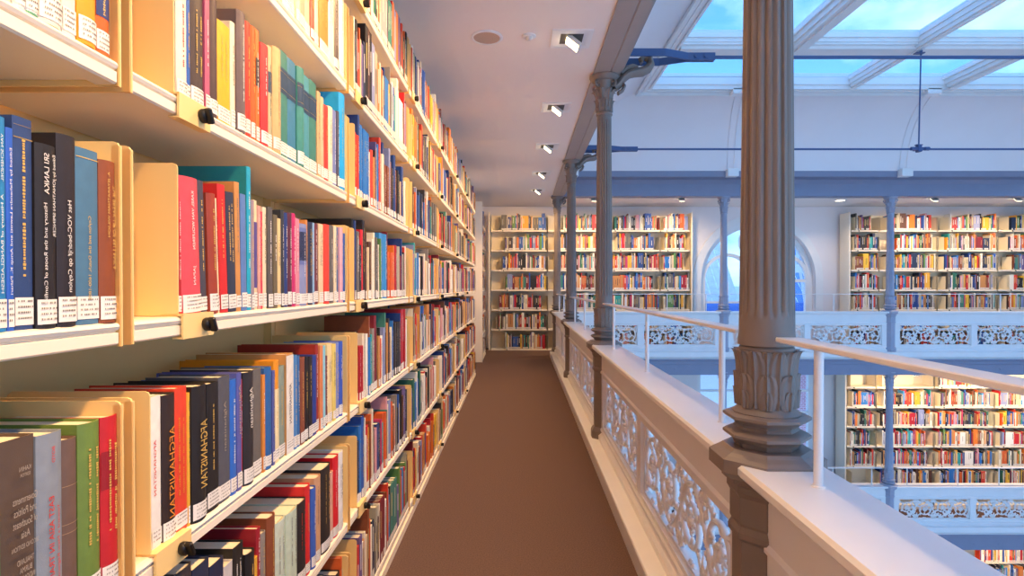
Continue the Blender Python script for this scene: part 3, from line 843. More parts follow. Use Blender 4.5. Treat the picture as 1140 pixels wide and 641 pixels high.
row([(150,225,610,'3a3438'),(225,300,590,'262f4a'),(300,362,580,'1f2746',{'d':.22}),(362,405,590,'cfc8c4'),(405,452,505,'23201f',{'d':.21,'bands':[(.16,.45,'2f78b8')],'foil':'wht'}),(452,490,535,'221f20',{'foil':'gold'}),(490,503,560,'e2a83a'),(503,522,430,'a01f2c',{'d':.22}),
     (522,547,450,'8d8680'),(547,582,375,'8a4a2c',{'d':.2}),(582,632,395,'c9d8c4',{'foil2':'ink'}),(632,682,350,'c4d4bc',{'foil2':'ink'}),(682,720,310,'2a2324',{'foil':'redink'}),(720,742,240,'d82a2c'),(742,762,250,'3c62b8'),(762,788,200,'d2a078'),(788,830,155,'2b2523',{'foil':'gold'}),
     (830,842,180,'e0a890'),(842,866,110,'d81f2a',{'d':.21}),(866,884,90,'efece6',{'d':.22})], cvD,1,1)
PAL = ['c8252c','d8402a','b01e2a','7a1f2c','2f5aa8','2a74c0','1f3f80','3a8ccc','25324e','1f1c1c','2a2526','3b3636','e8dcc0','efe6d2','f2ece0','d9c49a','e6a830','efc03a','e07a28','d8602a','c98a4e','8a4a2c','5a3a2c','3f7f72','2f6a58','5d8a4a','2a9a9a','6a5a8c','8a93bb','d89aa0','c03a6a','6b6660','8d8680','b0a890']
WTS = [4,4,3,3,4,4,4,3,4,5,4,3,5,6,6,5,3,2,4,3,4,4,3,2,2,2,2,2,3,2,1,4,3,3]
def rcol(r): return r.choices(PAL,WTS)[0]
def run(b, k, y0, y1, hmax=.29):
    """books of one aisle shelf, as (start, thickness, height, colour)"""
    out = []; y = y0; r = rnd; last = None; rep = 0
    while y < y1-.010:
        t = r.choices((r.uniform(.009,.016),r.uniform(.016,.028),r.uniform(.028,.046)),(4,5,2))[0]
        if rep > 0: rep -= 1; c, hh = last
        else:
            c = rcol(r); hh = min(hmax, r.choices((r.uniform(.19,.215),r.uniform(.215,.25),r.uniform(.25,.30)),(3,6,2))[0])
            if r.random() < .07: rep = r.choice((2,3,4))
            last = (c,hh)
        if y+t > y1: break
        out.append((y,t,hh,c)); y += t+.0008
    return out
# bottom shelf of the second bookcase and the whole third bookcase
def rand_row(b, k, y0, y1):
    for n,(y,t,h,c) in enumerate(run(b,k,y0,y1),1):
        dist = ORDB[b]
        start = 'from the bookend'
        lb = ('%s %s book, %s %s, %s, %s bookcase' % (size_word(t,h), cword(c), ordinal(n), start, ROW[k], dist)).strip()
        f = 'ink' if cword(c) in ('white','cream','pale grey','yellow','tan') else rnd.choice(('gold','wht'))
        book(XS+rnd.uniform(-.006,.002), y, AISLE_Z[k], t, h, rnd.uniform(.14,.2), c, lb, foil=f, group='books on the %s of the %s bookcase'%(ROW[k],dist), lean=rnd.choice((0,0,0,0,.6)))
Y1 = BAY0+1; Y2 = BAY0+2
save = WTS[:]
WTS = [1,1,1,1,2,1,3,1,4,4,4,3,2,1,1,3,1,1,2,2,4,6,6,1,1,1,1,1,1,1,1,3,3,3]
rand_row(1,0,Y1+.52,Y1+.972)
WTS = save
for k in (1,2,3,4):
    rand_row(2,k,Y2+BEY[2,k]+.004,Y2+.972)
# ---- all further books: one mass
mass = MB(); r = random.Random(77)
def mass_book(P, t, h, d, c):
    """P maps (depth, along, up) to world"""
    cc = hexc(c); pg = hexc('e9dcc0'); lb = hexc('e4dccd')
    def V(*q): return [P(*a) for a in q]
    b = .0025 if t > .012 else .0012
    mass.add(V((0,0,0),(0,t,0),(0,t,h),(0,0,h),(-d,0,0),(-d,t,0),(-d,t,h),(-d,0,h)),[(0,1,2,3),(0,3,7,4),(1,5,6,2)],0,cc)
    mass.add(V((0,0,h),(0,t,h),(-.004,t-b,h),(-.004,b,h),(-d,0,h),(-d,t,h),(-d,t-b,h),(-d,b,h)),[(0,1,2,3),(0,3,7,4),(1,5,6,2)],0,cc)
    mass.add(V((-.004,b,h-.002),(-.004,t-b,h-.002),(-d,t-b,h-.002),(-d,b,h-.002)),[(0,1,2,3)],0,pg)
    if r.random() < .78:
        z0 = .004+r.random()*.004
        mass.add(V((.0008,.0008,z0),(.0008,t-.0008,z0),(.0008,t-.0008,z0+.028),(.0008,.0008,z0+.028)),[(0,1,2,3)],0,lb)
    if r.random() < .6 and t > .012:
        q = hexc('e2c478') if r.random() < .5 else hexc('efeae0')
        if cword(c) in ('white','cream','tan','yellow','pale grey'): q = hexc('3a3530')
        z0, z1 = h*r.uniform(.3,.5), h*r.uniform(.7,.92)
        mass.add(V((.0008,t*.38,z0),(.0008,t*.62,z0),(.0008,t*.62,z1),(.0008,t*.38,z1)),[(0,1,2,3)],0,q)
for b in range(3,8):
    for k in range(7):
        y0 = BAY0+b+BEY[b,k]+.004; y1 = BAY0+b+(.972 if b < 7 else .54)
        for (y,t,h,c) in run(b,k,y0,y1):
            xx = XS+r.uniform(-.008,.002)
            mass_book(lambda a,q,z,xx=xx,y=y,k=k: (xx+a,y+q,AISLE_Z[k]+z), t, h, r.uniform(.14,.2), c)
for k in range(7):
    for (y,t,h,c) in run(0,k,BAY0+.07,.552 if k in (2,3,4) else .735):
        mass_book(lambda a,q,z,y=y,k=k: (XS+a,y+q,AISLE_Z[k]+z), t, h, .16, c)
for k in range(7):
    for (y,t,h,c) in run(2,k,8.64,9.62):
        mass_book(lambda a,q,z,y=y,k=k: (XS+a,y+q,AISLE_Z[k]+z), t, h, .16, c)
for k in (0,5,6):
    for (y,t,h,c) in run(2,k,Y2+BEY[2,k]+.004,Y2+.972):
        mass_book(lambda a,q,z,y=y,k=k: (XS+a,y+q,AISLE_Z[k]+z), t, h, .16, c)
for (y,t,h,c) in run(2,6,Y1+.1,Y1+.972):
    mass_book(lambda a,q,z,y=y: (XS+a,y+q,AISLE_Z[6]+z), t, h, .16, c)
def wall_run(cases, zf, be, rows, empty=()):
    for i,(x,L) in enumerate(cases):
        for k in rows:
            if (i,k) in empty: continue
            g = be.get((i,k),.08)+.006
            g0 = x+g+(.05*r.random() if L > .8 else 0); end = x+L-(.03 if r.random() < .6 else .03+.12*r.random())
            lean = 0; n = 0
            items = run(2,k,g0,end,.285)
            for q,(y,t,h,c) in enumerate(items):
                lean = (r.uniform(0,.16) if (q > len(items)-4 and r.random() < .5) else 0)
                h = min(.31,h*1.13)
                mass_book(lambda a,w,z,y=y,k=k,lean=lean: (y+w, BY+.003-a, zf(k)+z), t, h, r.uniform(.14,.18), c)
wall_run(WB, lambda k: WALL_Z[k], WBE, range(7))
wall_run(LB, lambda k: LOW+.0766+.367*k, LBE, range(1,6), {(2,3),(0,1)} - {(2,3)})
wall_run(LB[2:3], lambda k: LOW+.0766+.367*k, LBE, (6,))
wall_run([(8.55,1.1)], lambda k: 2*LOW+.05+.0766+.367*k, {}, (3,4,5))
tag(mass.build('books', M['attr']), 'rows upon rows of assorted books on the farther shelves', 'books', kind='stuff')
# ------------------------------------------------------------------ scrollwork panels
def spiral(cx, cz, r0, r1, a0, turns, n=34):
    return [(cx+(r0+(r1-r0)*(i/n)**.85)*cos(a0+turns*2*pi*i/n), cz+(r0+(r1-r0)*(i/n)**.85)*sin(a0+turns*2*pi*i/n)) for i in range(n+1)]
def scroll_panel(W, H, flip=1):
    """pierced acanthus scroll; local y 0..W, z 0..H"""
    m = MB(); D = .013
    n = 4; step = W/n; R = min(step*.47, H*.43)
    def lf(p, ang, ln, wd, lobes=True):
        c, q = cos(ang), sin(ang)
        m.ell((0,p[0]+c*ln*.5,p[1]+q*ln*.5),D*.75,ln*.55,wd,ang,6,5)
        if lobes:
            for sd in (-1,1):
                a2 = ang+sd*.75
                m.ell((.002,p[0]+c*ln*.35+cos(a2)*ln*.28,p[1]+q*ln*.35+sin(a2)*ln*.28),D*.65,ln*.30,wd*.72,a2,6,4)
    for k in range(n):
        up = 1 if k % 2 == 0 else -1
        cx = step*(k+.5); cz = H/2+up*H*.02
        pts = spiral(cx,cz,R,.020,-up*pi*.55,up*1.7,48)
        m.ribbon(pts,[.0120-.005*i/48 for i in range(49)],D)
        for q in range(7):
            a = 2*pi*q/7
            m.ell((0.004,cx+.026*cos(a),cz+.026*sin(a)),.010,.015,.009,a,6,4)
        m.ell((0,cx,cz),.017,.018,.018,0,10,6)
        for q in range(15):
            i = 2+q*3; p = pts[min(i,47)]; pb = pts[min(i+1,48)]
            tx, tz = pb[0]-p[0], pb[1]-p[1]
            ta = math.atan2(tz,tx)
            ln = .070*(1-.042*q)
            side = -up if q % 2 else up
            if side == -up: lf(p, ta+side*.95, ln*.85, .0125*(1-.03*q))
            else: lf(p, ta+side*.80, ln*.72, .0115*(1-.03*q))
        if k < n-1:
            c2 = cx+step
            s0 = (cx-.10*R, cz-up*R*1.0); s1 = (c2-.2*R, H/2-up*H*.02+up*R*1.0)
            st = []
            for i in range(21):
                q = i/20; sm = q*q*(3-2*q)
                st.append((s0[0]+(s1[0]-s0[0])*q, s0[1]+(s1[1]-s0[1])*sm))
            m.ribbon(st,[.0115]*21,D)
            for q in (3,6,9,12,15,18):
                p = st[q]; pb = st[q+1]; ta = math.atan2(pb[1]-p[1],pb[0]-p[0])
                for sd in (-1,1): lf(p, ta+sd*.85, .055, .011)
        for sx in (-1,1):
            for up2 in (-1,1):
                ccx = cx+sx*step*.42; ccz = H/2+up2*H*.385
                m.ribbon(spiral(ccx,ccz,.040,.010,up2*pi/2,sx*up2*-1.1,16),[.008-.003*i/16 for i in range(17)],D*.8)
                m.ell((0,ccx,ccz),.010,.011,.011,0,6,4)
                for q in range(3): lf((ccx,ccz+up2*.0), -up2*pi/2+(q-1)*.9, .062, .010, False)
        for up2 in (-1,1):
            for q in range(3): lf((cx+(q-1)*.03, H/2+up2*H*.5), -up2*pi/2+(q-1)*.5, .030, .010, False)
    # thin bars that tie the scrolls to the frame
    for z in (.006,H-.006): m.box(-D,D,0,W,z-.008,z+.008)
    for y in (.006,W-.006): m.box(-D,D,y-.008,y+.008,0,H)
    for (x,y,z) in m.v: pass
    lo, hi = .0, H
    m.v = [(x, min(max(y,-.002),W+.002), min(max(z,-.002),H+.002)) for x,y,z in m.v]
    me = bpy.data.meshes.new('scrollwork'); me.from_pydata(m.v,[],m.f); me.materials.append(M['white'])
    me.polygons.foreach_set('use_smooth',[True]*len(me.polygons)); me.set_sharp_from_angle(angle=radians(50)); me.update()
    return me
OZ0, OZ1 = .19, .537
def balustrade_section(L, label, loc, rz, group, near=True):
    """local y along, local -x towards the gallery walkway, +x towards the hall"""
    t = thing('balustrade', label, 'balustrade', loc, rz, group)
    a, b = -L/2+.072, L/2-.072
    m = MB()
    prof = [(-.098,.742),(-.092,.735),(-.07,.735),(-.055,.722),(-.045,.715),(.045,.715),(.055,.722),(.07,.735),(.092,.735),(.098,.742),(.098,.757),(.092,.765),(-.092,.765),(-.098,.757)]
    m.prism(prof[::-1],'y',-L/2+.02,L/2-.02); m.build('coping', M['white'], t, smooth=30)
    m = MB(); m.box(-.028,.028,a,b,OZ1+.02,.717)
    for s in (-1,1): m.prism([(s*.028,OZ1+.02),(s*.036,OZ1+.024),(s*.036,OZ1+.034),(s*.028,OZ1+.044)],'y',a,b)
    m.build('frieze_board', M['white'], t)
    m = MB(); m.box(-.028,.028,a,b,.085,OZ0-.02)
    for s in (-1,1): m.prism([(s*.028,.085),(s*.05,.085),(s*.05,.115),(s*.040,.128),(s*.028,.14)],'y',a,b); m.prism([(s*.028,OZ0-.045),(s*.036,OZ0-.04),(s*.036,OZ0-.03),(s*.028,OZ0-.02)],'y',a,b)
    m.build('bottom_rail', M['white'], t)
    ow = L/2-.15-.05
    for s in (-1,1):
        y0 = .05 if s > 0 else -.05-ow
        o = link('scrollwork_panel', SCR[round(ow,3)], t, (0,y0,OZ0))
        f = MB()
        f.box(-.03,.03,y0-.02,y0+ow+.02,OZ1,OZ1+.02); f.box(-.03,.03,y0-.02,y0+ow+.02,OZ0-.02,OZ0)
        f.box(-.03,.03,y0-.02,y0,OZ0,OZ1); f.box(-.03,.03,y0+ow,y0+ow+.02,OZ0,OZ1)
        f.build('panel_frame', M['white'], t)
    for (y0,y1) in ((a,-.05-ow-.02),(-.03,.03),(.05+ow+.02,b)):
        m = MB(); m.box(-.028,.028,y0,y1,OZ0-.02,OZ1+.02); m.build('stile', M['white'], t)
    m = MB()
    m.prism([(-.125,0),(-.125,.078),(-.121,.084),(-.110,.085),(.12,.085),(.12,0)],'y',-L/2,L/2)
    m.build('plinth', M['white'], t)
    m = MB(); m.prism([(.028,.04),(.085,.04),(.085,.0),(.12,-.03),(.12,-.05),(.028,-.05)],'y',-L/2,L/2); m.build('hall_side_moulding', M['white'], t)
    return t
SCR = {}
for L in (2.66,2.825):
    ow = round(L/2-.15-.05,3); SCR[ow] = scroll_panel(ow, OZ1-OZ0)
nl = ['balustrade section cut off by the bottom right picture corner, nearest the camera','balustrade section between the first and second aisle columns, scrollwork facing the carpet','balustrade section between the second and third aisle columns','farthest balustrade section along the aisle, reaching the cross gallery']
for i in range(4):
    balustrade_section(2.66, nl[i], (*bal(AX,(COLY[i]+COLY[i+1])/2),0), ROT, 'white pierced balustrades along the aisle')
xl = ['cross gallery balustrade section left of the arched window, seen over the aisle coping','cross gallery balustrade section in front of the arched window','cross gallery balustrade section before the shelves beyond the window']
for st,z,lab_ in ((0,0,xl),(1,LOW,['lower storey balustrade section hidden mostly behind the aisle coping','lower storey balustrade section under the arched window bay','lower storey balustrade section with dark gaps, below the lower shelves'])):
    for i in range(3):
        balustrade_section(2.825, lab_[i], ((CX[i]+CX[i+1])/2,CY,z), -pi/2, 'white pierced balustrades across the hall')

# ------------------------------------------------------------------ iron columns
K8 = 1/cos(pi/8); PH = pi/8
def oct_(m, prof): return m.lathe([(r*K8,z) for r,z in prof], 8, ph=PH)
def column_parts(t, G, scroll=True):
    m = MB(); oct_(m,[(.09,.085),(.09,.135),(.084,.15),(.073,.165)]); m.build('foot', G, t)
    m = MB(); oct_(m,[(.071,.165),(.071,.565),(.080,.575),(.080,.588),(.073,.602),(.076,.61),(.076,.672),(.083,.685),(.083,.70),(.094,.708),(.094,.722)]); m.build('pedestal', G, t)
    m = MB(); oct_(m,[(.104,.722),(.122,.738),(.122,.770),(.112,.777),(.100,.783),(.092,.790)]); m.build('base_slab', G, t)
    m = MB()
    oct_(m,[(.066,.788),(.072,.803),(.086,.812),(.092,.817),(.092,.823),(.084,.829),(.070,.834),(.066,.840),(.070,.848),(.088,.857),(.092,.861),(.092,.867),(.082,.872)])
    m.lathe([(.078,.868),(.078,.874),(.073,.878),(.066,.883),(.062,.890)],32); m.build('base_moulding', G, t, smooth=25)
    rz = lambda z: .057+.004*sin(pi*min(1,max(0,(z-.885)/.14)))
    m = MB(); m.lathe([(.060,.883),(.061,.90),(.060,.94),(.058,.98),(.058,1.0),(.060,1.012),(.063,1.020),(.064,1.026),(.062,1.031),(.060,1.033),(.059,1.036)],40)
    for k in range(8): m.leaf(2*pi*k/8,.34,rz,.888,.150,.021,thick=.005,ridge=.0030,ns=14,nt=14,tipdrop=.10)
    for k in range(8): m.leaf(2*pi*k/8+pi/8,.30,lambda z: rz(z)-.0015,.90,.136,.019,thick=.005,ridge=.0030,ns=12,nt=10,tipdrop=.10)
    rl = lambda z: rz(z)+.003
    for k in range(8): m.leaf(2*pi*k/8+pi/8,.30,rl,.886,.094,.003,thick=.007,ridge=.0030,ns=12,nt=14)
    rs_ = lambda z: rz(z)+.006
    for k in range(8): m.leaf(2*pi*k/8+pi/8,.15,rs_,.886,.050,.002,thick=.006,ridge=.0025)
    m.build('acanthus_drum', G, t, smooth=50)
    m = MB()
    N = 96
    def rf(r,z,a):
        f = min(1,max(0,(z-1.10)/.018))*min(1,max(0,(2.40-z)/.02))
        return r-.0065*f*max(0,cos(a*18))**.8
    zs = [1.036,1.05,1.064,1.085,1.098,1.104,1.112,1.120,1.3,1.6,2.0,2.37,2.385,2.40,2.415]
    rr = lambda z: .0635-.0085*min(1,(z-1.036)/.85)-.004*max(0,(z-1.886)/.55)
    m.lathe([(rr(z)+(.002 if z < 1.06 else 0),z) for z in zs],N,rf=rf,caps=False)
    m.build('fluted_shaft', G, t, smooth=60)
    m = MB()
    m.lathe([(.050,2.412),(.058,2.418),(.060,2.426),(.056,2.434),(.050,2.44),(.052,2.50),(.055,2.58),(.066,2.65),(.072,2.662)],32)
    bz = lambda z: .050+.02*max(0,(z-2.52)/.13)**1.5
    for k in range(8): m.leaf(2*pi*k/8,.36,bz,2.442,.095,.022,thick=.006,ridge=.004)
    for k in range(8): m.leaf(2*pi*k/8+pi/8,.34,bz,2.47,.145,.030,thick=.006,ridge=.004)
    for k in range(4):     # corner volutes
        a = pi/4+pi/2*k; ca, sa = cos(a), sin(a)
        pts = []
        for i in range(22):
            q = i/21*2*pi*1.3
            rad = .030*(1-.75*i/21)
            u = .083+rad*cos(q+pi*.6); w = 2.640+rad*sin(q+pi*.6)
            pts.append((u*ca,u*sa,w))
        m.tube(pts,[.011-.005*i/21 for i in range(22)],6)
    m.lathe([(.078,2.660),(.090,2.667),(.094,2.676),(.105,2.684),(.108,2.692),(.106,2.702)],32)
    m.build('capital', G, t, smooth=45)
    if not scroll: return
    # scroll bracket that reaches out under the tie rod
    m = MB()
    br = [(.07,2.62),(.10,2.64),(.13,2.68),(.17,2.715),(.22,2.73),(.27,2.735),(.31,2.755),(.335,2.79),(.325,2.83),(.29,2.845),(.262,2.825),(.27,2.80)]
    m.ribbon(br,[.030,.030,.028,.030,.034,.036,.034,.030,.026,.022,.018,.012],.045)
    m.ribbon([(.10,2.58),(.13,2.60),(.145,2.63),(.13,2.655),(.11,2.65)],[.014,.014,.013,.012,.009],.035)
    m.ribbon([(.12,2.72),(.16,2.76),(.20,2.77),(.24,2.765)],[.014,.02,.02,.014],.04)
    m.v = [(y,x,z) for x,y,z in m.v]; m.f = [f[::-1] for f in m.f]
    m.build('scroll_bracket', G, t, smooth=50)
cl_ = ['fluted iron column just behind the camera','nearest large fluted iron column with acanthus base on the coping','second fluted iron column along the aisle, capital in view','third fluted iron column along the aisle','fourth, corner fluted iron column at the end of the aisle']
first = thing('column', cl_[1], 'column', (*bal(AX,COLY[1]),0), ROT, 'grey iron columns along the aisle'); first['kind'] = 'thing'
column_parts(first, M['grey'])
for i in (0,2,3,4): dup(first,(*bal(AX,COLY[i]),0),ROT,cl_[i])
xc = ['slender iron column in front of the arched window','slender iron column before the shelves beyond the window','slender iron column at the far corner of the hall']
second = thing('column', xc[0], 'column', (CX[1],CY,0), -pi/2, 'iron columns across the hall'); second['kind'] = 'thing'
column_parts(second, M['grey_skylit'], False)
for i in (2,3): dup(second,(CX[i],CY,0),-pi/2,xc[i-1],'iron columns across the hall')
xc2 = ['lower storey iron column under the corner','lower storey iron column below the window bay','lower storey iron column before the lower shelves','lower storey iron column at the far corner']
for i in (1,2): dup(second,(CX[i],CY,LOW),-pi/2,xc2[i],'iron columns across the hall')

# ------------------------------------------------------------------ handrails
def handrail(y0, y1, posts, label, loc, rz, group, base=.765):
    t = thing('handrail', label, 'handrail', loc, rz, group)
    m = MB(); m.bbox(-.027,.027,y0,y1,1.052,1.063,.002); m.build('rail', M['white'], t)
    for y in posts:
        m = MB(); m.lathe([(.013,base),(.013,base+.003),(.0092,base+.004),(.0092,1.052)],16,c=(.012,y,0)); m.build('post', M['white'], t, smooth=40)
    return t
hl = ['white handrail running off the right edge of the picture, on one near post','long white handrail between the first and second aisle columns','white handrail between the second and third aisle columns','white handrail between the third and corner columns']
for i in range(4):
    a, b = COLY[i], COLY[i+1]
    y0, y1 = a+.13, b-.105
    if i == 0: posts = [a+.36, (a+b)/2, b-.215]
    else: posts = [a+.33, (a+b)/2, b-.36]
    handrail(y0,y1,posts,hl[i],(*bal(AX,0),0),ROT,'white handrails along the aisle')
for st,z,lb in ((0,0,'cross gallery'),(1,LOW,'lower storey')):
    for i in range(3):
        a, b = CX[i]-CX[0], CX[i+1]-CX[0]
        handrail(a+.13,b-.13,[a+.30,(a+b)/2-.25,(a+b)/2+.45,b-.3],'thin white handrail of the %s, %s bay from the corner column'%(lb,ORD[i+1]),(CX[0],CY,z),-pi/2,'white handrails across the hall')

# ------------------------------------------------------------------ tie rods
def tie_rod(y, label, hanger):
    x0 = bal(AX,y)[0]
    t = thing('tie_rod', label, 'tie rod', (x0,y,2.845), 0, 'blue tie rods across the hall')
    L = 2*(4.88-x0)
    for s in (-1,1):
        m = MB()
        p = [(.13,s*.085),(.42,s*.085),(.60,s*.016),(.80,s*.016)]
        V = []; F = []
        for (x,yy) in p:
            V += [(x,yy-.007,-.026),(x,yy+.007,-.026),(x,yy+.007,.026),(x,yy-.007,.026)]
        for i in range(3):
            for k in range(4): F.append((4*i+k,4*i+(k+1)%4,4*i+4+(k+1)%4,4*i+4+k))
        F += [(3,2,1,0),(12,13,14,15)]
        m.add(V,F); m.build('strap', M['blue'], t)
    for x in (.66,.73):
        m = MB(); m.lathe([(.001,-.032),(.013,-.032),(.013,.032),(.001,.032)],8); m.v = [(a+x,c,b) for a,b,c in m.v]; m.build('bolt', M['blue'], t)
    m = MB(); m.tube([(.72,0,0),(L-.72,0,0)],.0125,12); m.build('rod', M['blue'], t, smooth=50)
    m = MB(); m.bbox(.62,.80,-.011,.011,-.024,.024,.003); m.build('end_block', M['blue'], t)
    xh = 4.88-x0
    if hanger:
        m = MB(); m.tube([(xh,0,.03),(xh+.02,0,1.17)],.0085,10); m.build('hanger', M['blue'], t, smooth=50)
        m = MB()
        for s in (-1,1):
            m.tube([(xh+s*.055,-.022,0),(xh+s*.11,-.022,0)],.022,10)
            m.bbox(xh-.06,xh+.06,s*.02-.004,s*.02+.004,-.02,.02,.002)
        m.bbox(xh-.022,xh+.022,-.03,.03,-.036,.045,.004); m.bbox(xh-.04,xh+.04,-.02,.02,.045,.056,.003)
        m.build('turnbuckle', M['blue'], t, smooth=30)
        m = MB(); m.bbox(xh-.055,xh+.055,-.03,.03,1.15,1.162,.003); m.bbox(xh+.005,xh+.035,-.012,.012,1.16,1.212,.004); m.build('roof_hook', M['blue'], t)
    return t
tie_rod(COLY[2],'blue iron tie rod at the second aisle column, with forked end strap',False)
tie_rod(COLY[3],'blue iron tie rod at the third aisle column, hung from a vertical rod',True)
tie_rod(COLY[1],'blue iron tie rod above the nearest column, out of sight overhead',False)
# ------------------------------------------------------------------ lamps
def lamp_src():
    t = thing('ceiling_lamp','x','lamp')
    m = MB()
    def sq(a,b,z0,z1):
        m.box(-a,a,-a,-b,z0,z1); m.box(-a,a,b,a,z0,z1); m.box(-a,-b,-b,b,z0,z1); m.box(b,a,-b,b,z0,z1)
    sq(.125,.098,-.006,.0); sq(.098,.085,-.004,.0); sq(.085,.07,-.0025,.0)
    m.build('frame', M['white'], t)
    m = MB(); m.box(-.07,.07,-.07,.07,-.002,-.0005); m.build('recess', M['dark'], t)
    m = MB(); m.bbox(-.05,.05,-.05,.05,-.012,.014,.004)
    R_ = Matrix.Translation((.012,0,-.026)) @ Matrix.Rotation(radians(38),4,'Y')
    m.v = [tuple(R_ @ Vector(v)) for v in m.v]
    m.build('housing', M['steel'], t)
    m = MB()
    for k in range(3): m.box(-.044,.044,-.044+.03*k,-.044+.03*k+.028,-.0155,-.0125)
    m.v = [tuple(R_ @ Vector(v)) for v in m.v]
    m.build('led_panel', M['led'], t)
    return t
LS = lamp_src()
ll_ = ['square recessed ceiling lamp with tilted bright panel nearest the camera in view','second recessed ceiling lamp from the camera along the aisle','third recessed ceiling lamp along the aisle','fourth recessed ceiling lamp along the aisle','fifth, farthest recessed ceiling lamp along the aisle','recessed ceiling lamp just overhead of the second bookcase','recessed ceiling lamp overhead at the nearest bookcase']
ly = [3.42,4.72,6.03,7.45,8.75,2.10,.80]
def spot(loc, target, power, size=110, blend=.9, col=(1,.62,.30), rad=.05):
    l = bpy.data.lights.new('lamp_light','SPOT'); l.energy = power; l.spot_size = radians(size); l.spot_blend = blend; l.color = col; l.shadow_soft_size = rad
    o = bpy.data.objects.new('lamp_light', l); COL.objects.link(o); o.location = loc
    o.rotation_euler = (Vector(target)-Vector(loc)).to_track_quat('-Z','Y').to_euler()
    return o
for i,y in enumerate(ly):
    if i == 0:
        LS.location = (.345,y,CZ); LS['label'] = ll_[0]; LS['group'] = 'recessed lamps over the aisle'
    else: dup(LS,(.345,y,CZ),0,ll_[i],'recessed lamps over the aisle')
WARM = (1,.60,.25); WARMW = (1,.70,.40)
for y in ly+[-.5,-1.8]:
    spot((.285,y,CZ-.085),(-.62,y,1.35) if y < 8 else (.1,BY,1.3),P_AISLE*(1.15 if y < 1.5 else 1 if y < 8 else .6),104,.6,WARM)
# lamps of the cross gallery, aimed at the end wall shelves
fl = ['recessed lamp of the cross gallery above the shelves left of the window','recessed lamp of the cross gallery above the shelves right of the window','recessed lamp of the cross gallery nearest the right picture edge','recessed lamp of the cross gallery behind the second column']
fx = [(2.86,9.50),(7.22,9.50),(8.66,9.50),(1.35,9.50)]
for (x,y),l in zip(fx,fl):
    dup(LS,(x,y,CZ),-pi/2,l,'recessed lamps of the cross gallery')
    spot((x,y-.05,CZ-.09),(x,BY+.05,.9),P_WALL,140,.8,WARMW)
lx = [(6.9,9.50),(8.3,9.50),(9.6,9.50)]
for i,(x,y) in enumerate(lx):
    dup(LS,(x,y,-.29),-pi/2,'recessed lamp under the gallery floor, %s from the brick view window'%ORD[i+1],'recessed lamps of the storey below')
    spot((x,y,-.38),(x,BY+.05,-1.5),P_WALL,140,.8,WARMW)
spot((8.8,9.6,LOW-.38),(8.8,BY,LOW-1.5),P_WALL*.6,140,.8,WARM)
# round fittings
t = thing('ceiling_speaker','round ceiling speaker with brown mesh grille beside the first lamp','speaker',(-.178,3.40,CZ))
m = MB(); m.lathe([(.098,0),(.098,-.005),(.092,-.009),(.082,-.008),(.080,-.003),(.080,0)],40); m.build('trim_ring', M['white'], t, smooth=40)
m = MB(); m.lathe([(.0805,-.003),(.0805,-.006),(.001,-.008)],40); m.build('grille', M['grille'], t, smooth=40)
t = thing('smoke_detector','small round white detector on the ceiling between speaker and lamp','detector',(.083,3.38,CZ))
m = MB(); m.lathe([(.042,0),(.042,-.006),(.036,-.010),(.001,-.010)],32); m.build('base_plate', M['white'], t, smooth=40)
m = MB(); m.lathe([(.022,-.010),(.020,-.020),(.012,-.028),(.001,-.030)],24); m.build('sensor', M['steel'], t, smooth=40)
t = thing('downlight','small round bright downlight in the cross gallery ceiling before the arched window','lamp',(5.75,9.75,CZ))
m = MB(); m.lathe([(.10,0),(.10,-.008),(.085,-.012),(.075,-.006),(.075,0)],28); m.build('trim_ring', M['white'], t, smooth=40)
m = MB(); m.lathe([(.075,-.004),(.001,-.005)],28); m.build('lamp_face', M['ledfar'], t)
spot((5.75,9.75,CZ-.03),(5.75,9.75,0),P_WALL*.35,130,.8,(1,.75,.5))

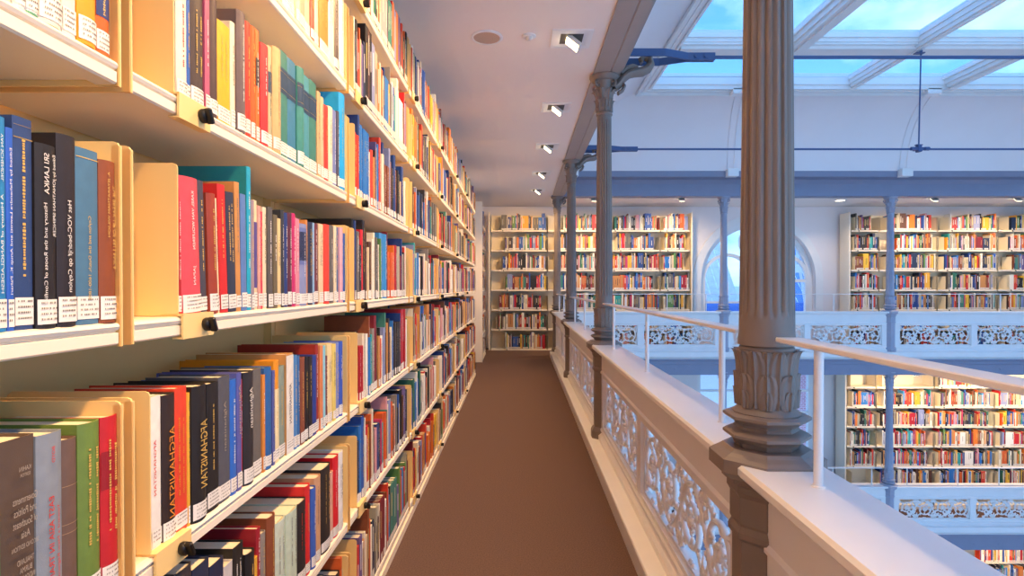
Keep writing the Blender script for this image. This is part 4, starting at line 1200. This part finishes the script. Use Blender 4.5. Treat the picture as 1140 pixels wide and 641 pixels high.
# ------------------------------------------------------------------ sky
w = bpy.data.worlds.new('World'); SC.world = w; w.use_nodes = True
nt = w.node_tree; nt.nodes.clear()
out = nt.nodes.new('ShaderNodeOutputWorld'); bg = nt.nodes.new('ShaderNodeBackground')
tc = nt.nodes.new('ShaderNodeTexCoord'); sep = nt.nodes.new('ShaderNodeSeparateXYZ')
nt.links.new(tc.outputs['Generated'],sep.inputs[0])
rp = nt.nodes.new('ShaderNodeValToRGB'); nt.links.new(sep.outputs['Z'],rp.inputs[0])
e = rp.color_ramp.elements
e[0].position = 0; e[0].color = SKY_H; e[1].position = .55; e[1].color = SKY_Z
q = rp.color_ramp.elements.new(.16); q.color = SKY_M
mp = nt.nodes.new('ShaderNodeMapping'); mp.inputs['Scale'].default_value = (3.2,3.2,7)
nt.links.new(tc.outputs['Generated'],mp.inputs[0])
nz = nt.nodes.new('ShaderNodeTexNoise'); nz.inputs['Scale'].default_value = 1.6; nz.inputs['Detail'].default_value = 5; nz.inputs['Roughness'].default_value=.5
nt.links.new(mp.outputs[0],nz.inputs['Vector'])
cr = nt.nodes.new('ShaderNodeMapRange'); cr.inputs['From Min'].default_value=.44; cr.inputs['From Max'].default_value=.68
nt.links.new(nz.outputs['Fac'],cr.inputs['Value'])
mx = nt.nodes.new('ShaderNodeMix'); mx.data_type='RGBA'
nt.links.new(cr.outputs[0],mx.inputs[0]); nt.links.new(rp.outputs[0],mx.inputs[6]); mx.inputs[7].default_value = CLOUD
nt.links.new(mx.outputs[2],bg.inputs[0]); bg.inputs[1].default_value = SKY_S
nt.links.new(bg.outputs[0],out.inputs[0])

# ------------------------------------------------------------------ camera
cam = bpy.data.cameras.new('Camera'); co = bpy.data.objects.new('Camera',cam); COL.objects.link(co)
PITCH = .5
co.location = (0,0,EYE); co.rotation_euler = (radians(90-PITCH),0,0)
cam.sensor_width = 36; cam.lens = 612/1140*36
cam.shift_x = -4/1140; cam.shift_y = (612*math.tan(radians(PITCH))-1)/1140
cam.clip_start = .02; cam.clip_end = 200
SC.camera = co
vs = SC.view_settings; vs.view_transform = 'Standard'; vs.look = 'None'; vs.gamma = 1; vs.use_curve_mapping = False; vs.exposure = EXPO
SC.cycles.use_denoising = True
SC.cycles.max_bounces = 8; SC.cycles.diffuse_bounces = 5; SC.cycles.transparent_max_bounces = 12
SC.cycles.sample_clamp_indirect = 6
SC.cycles.caustics_reflective = False; SC.cycles.caustics_refractive = False
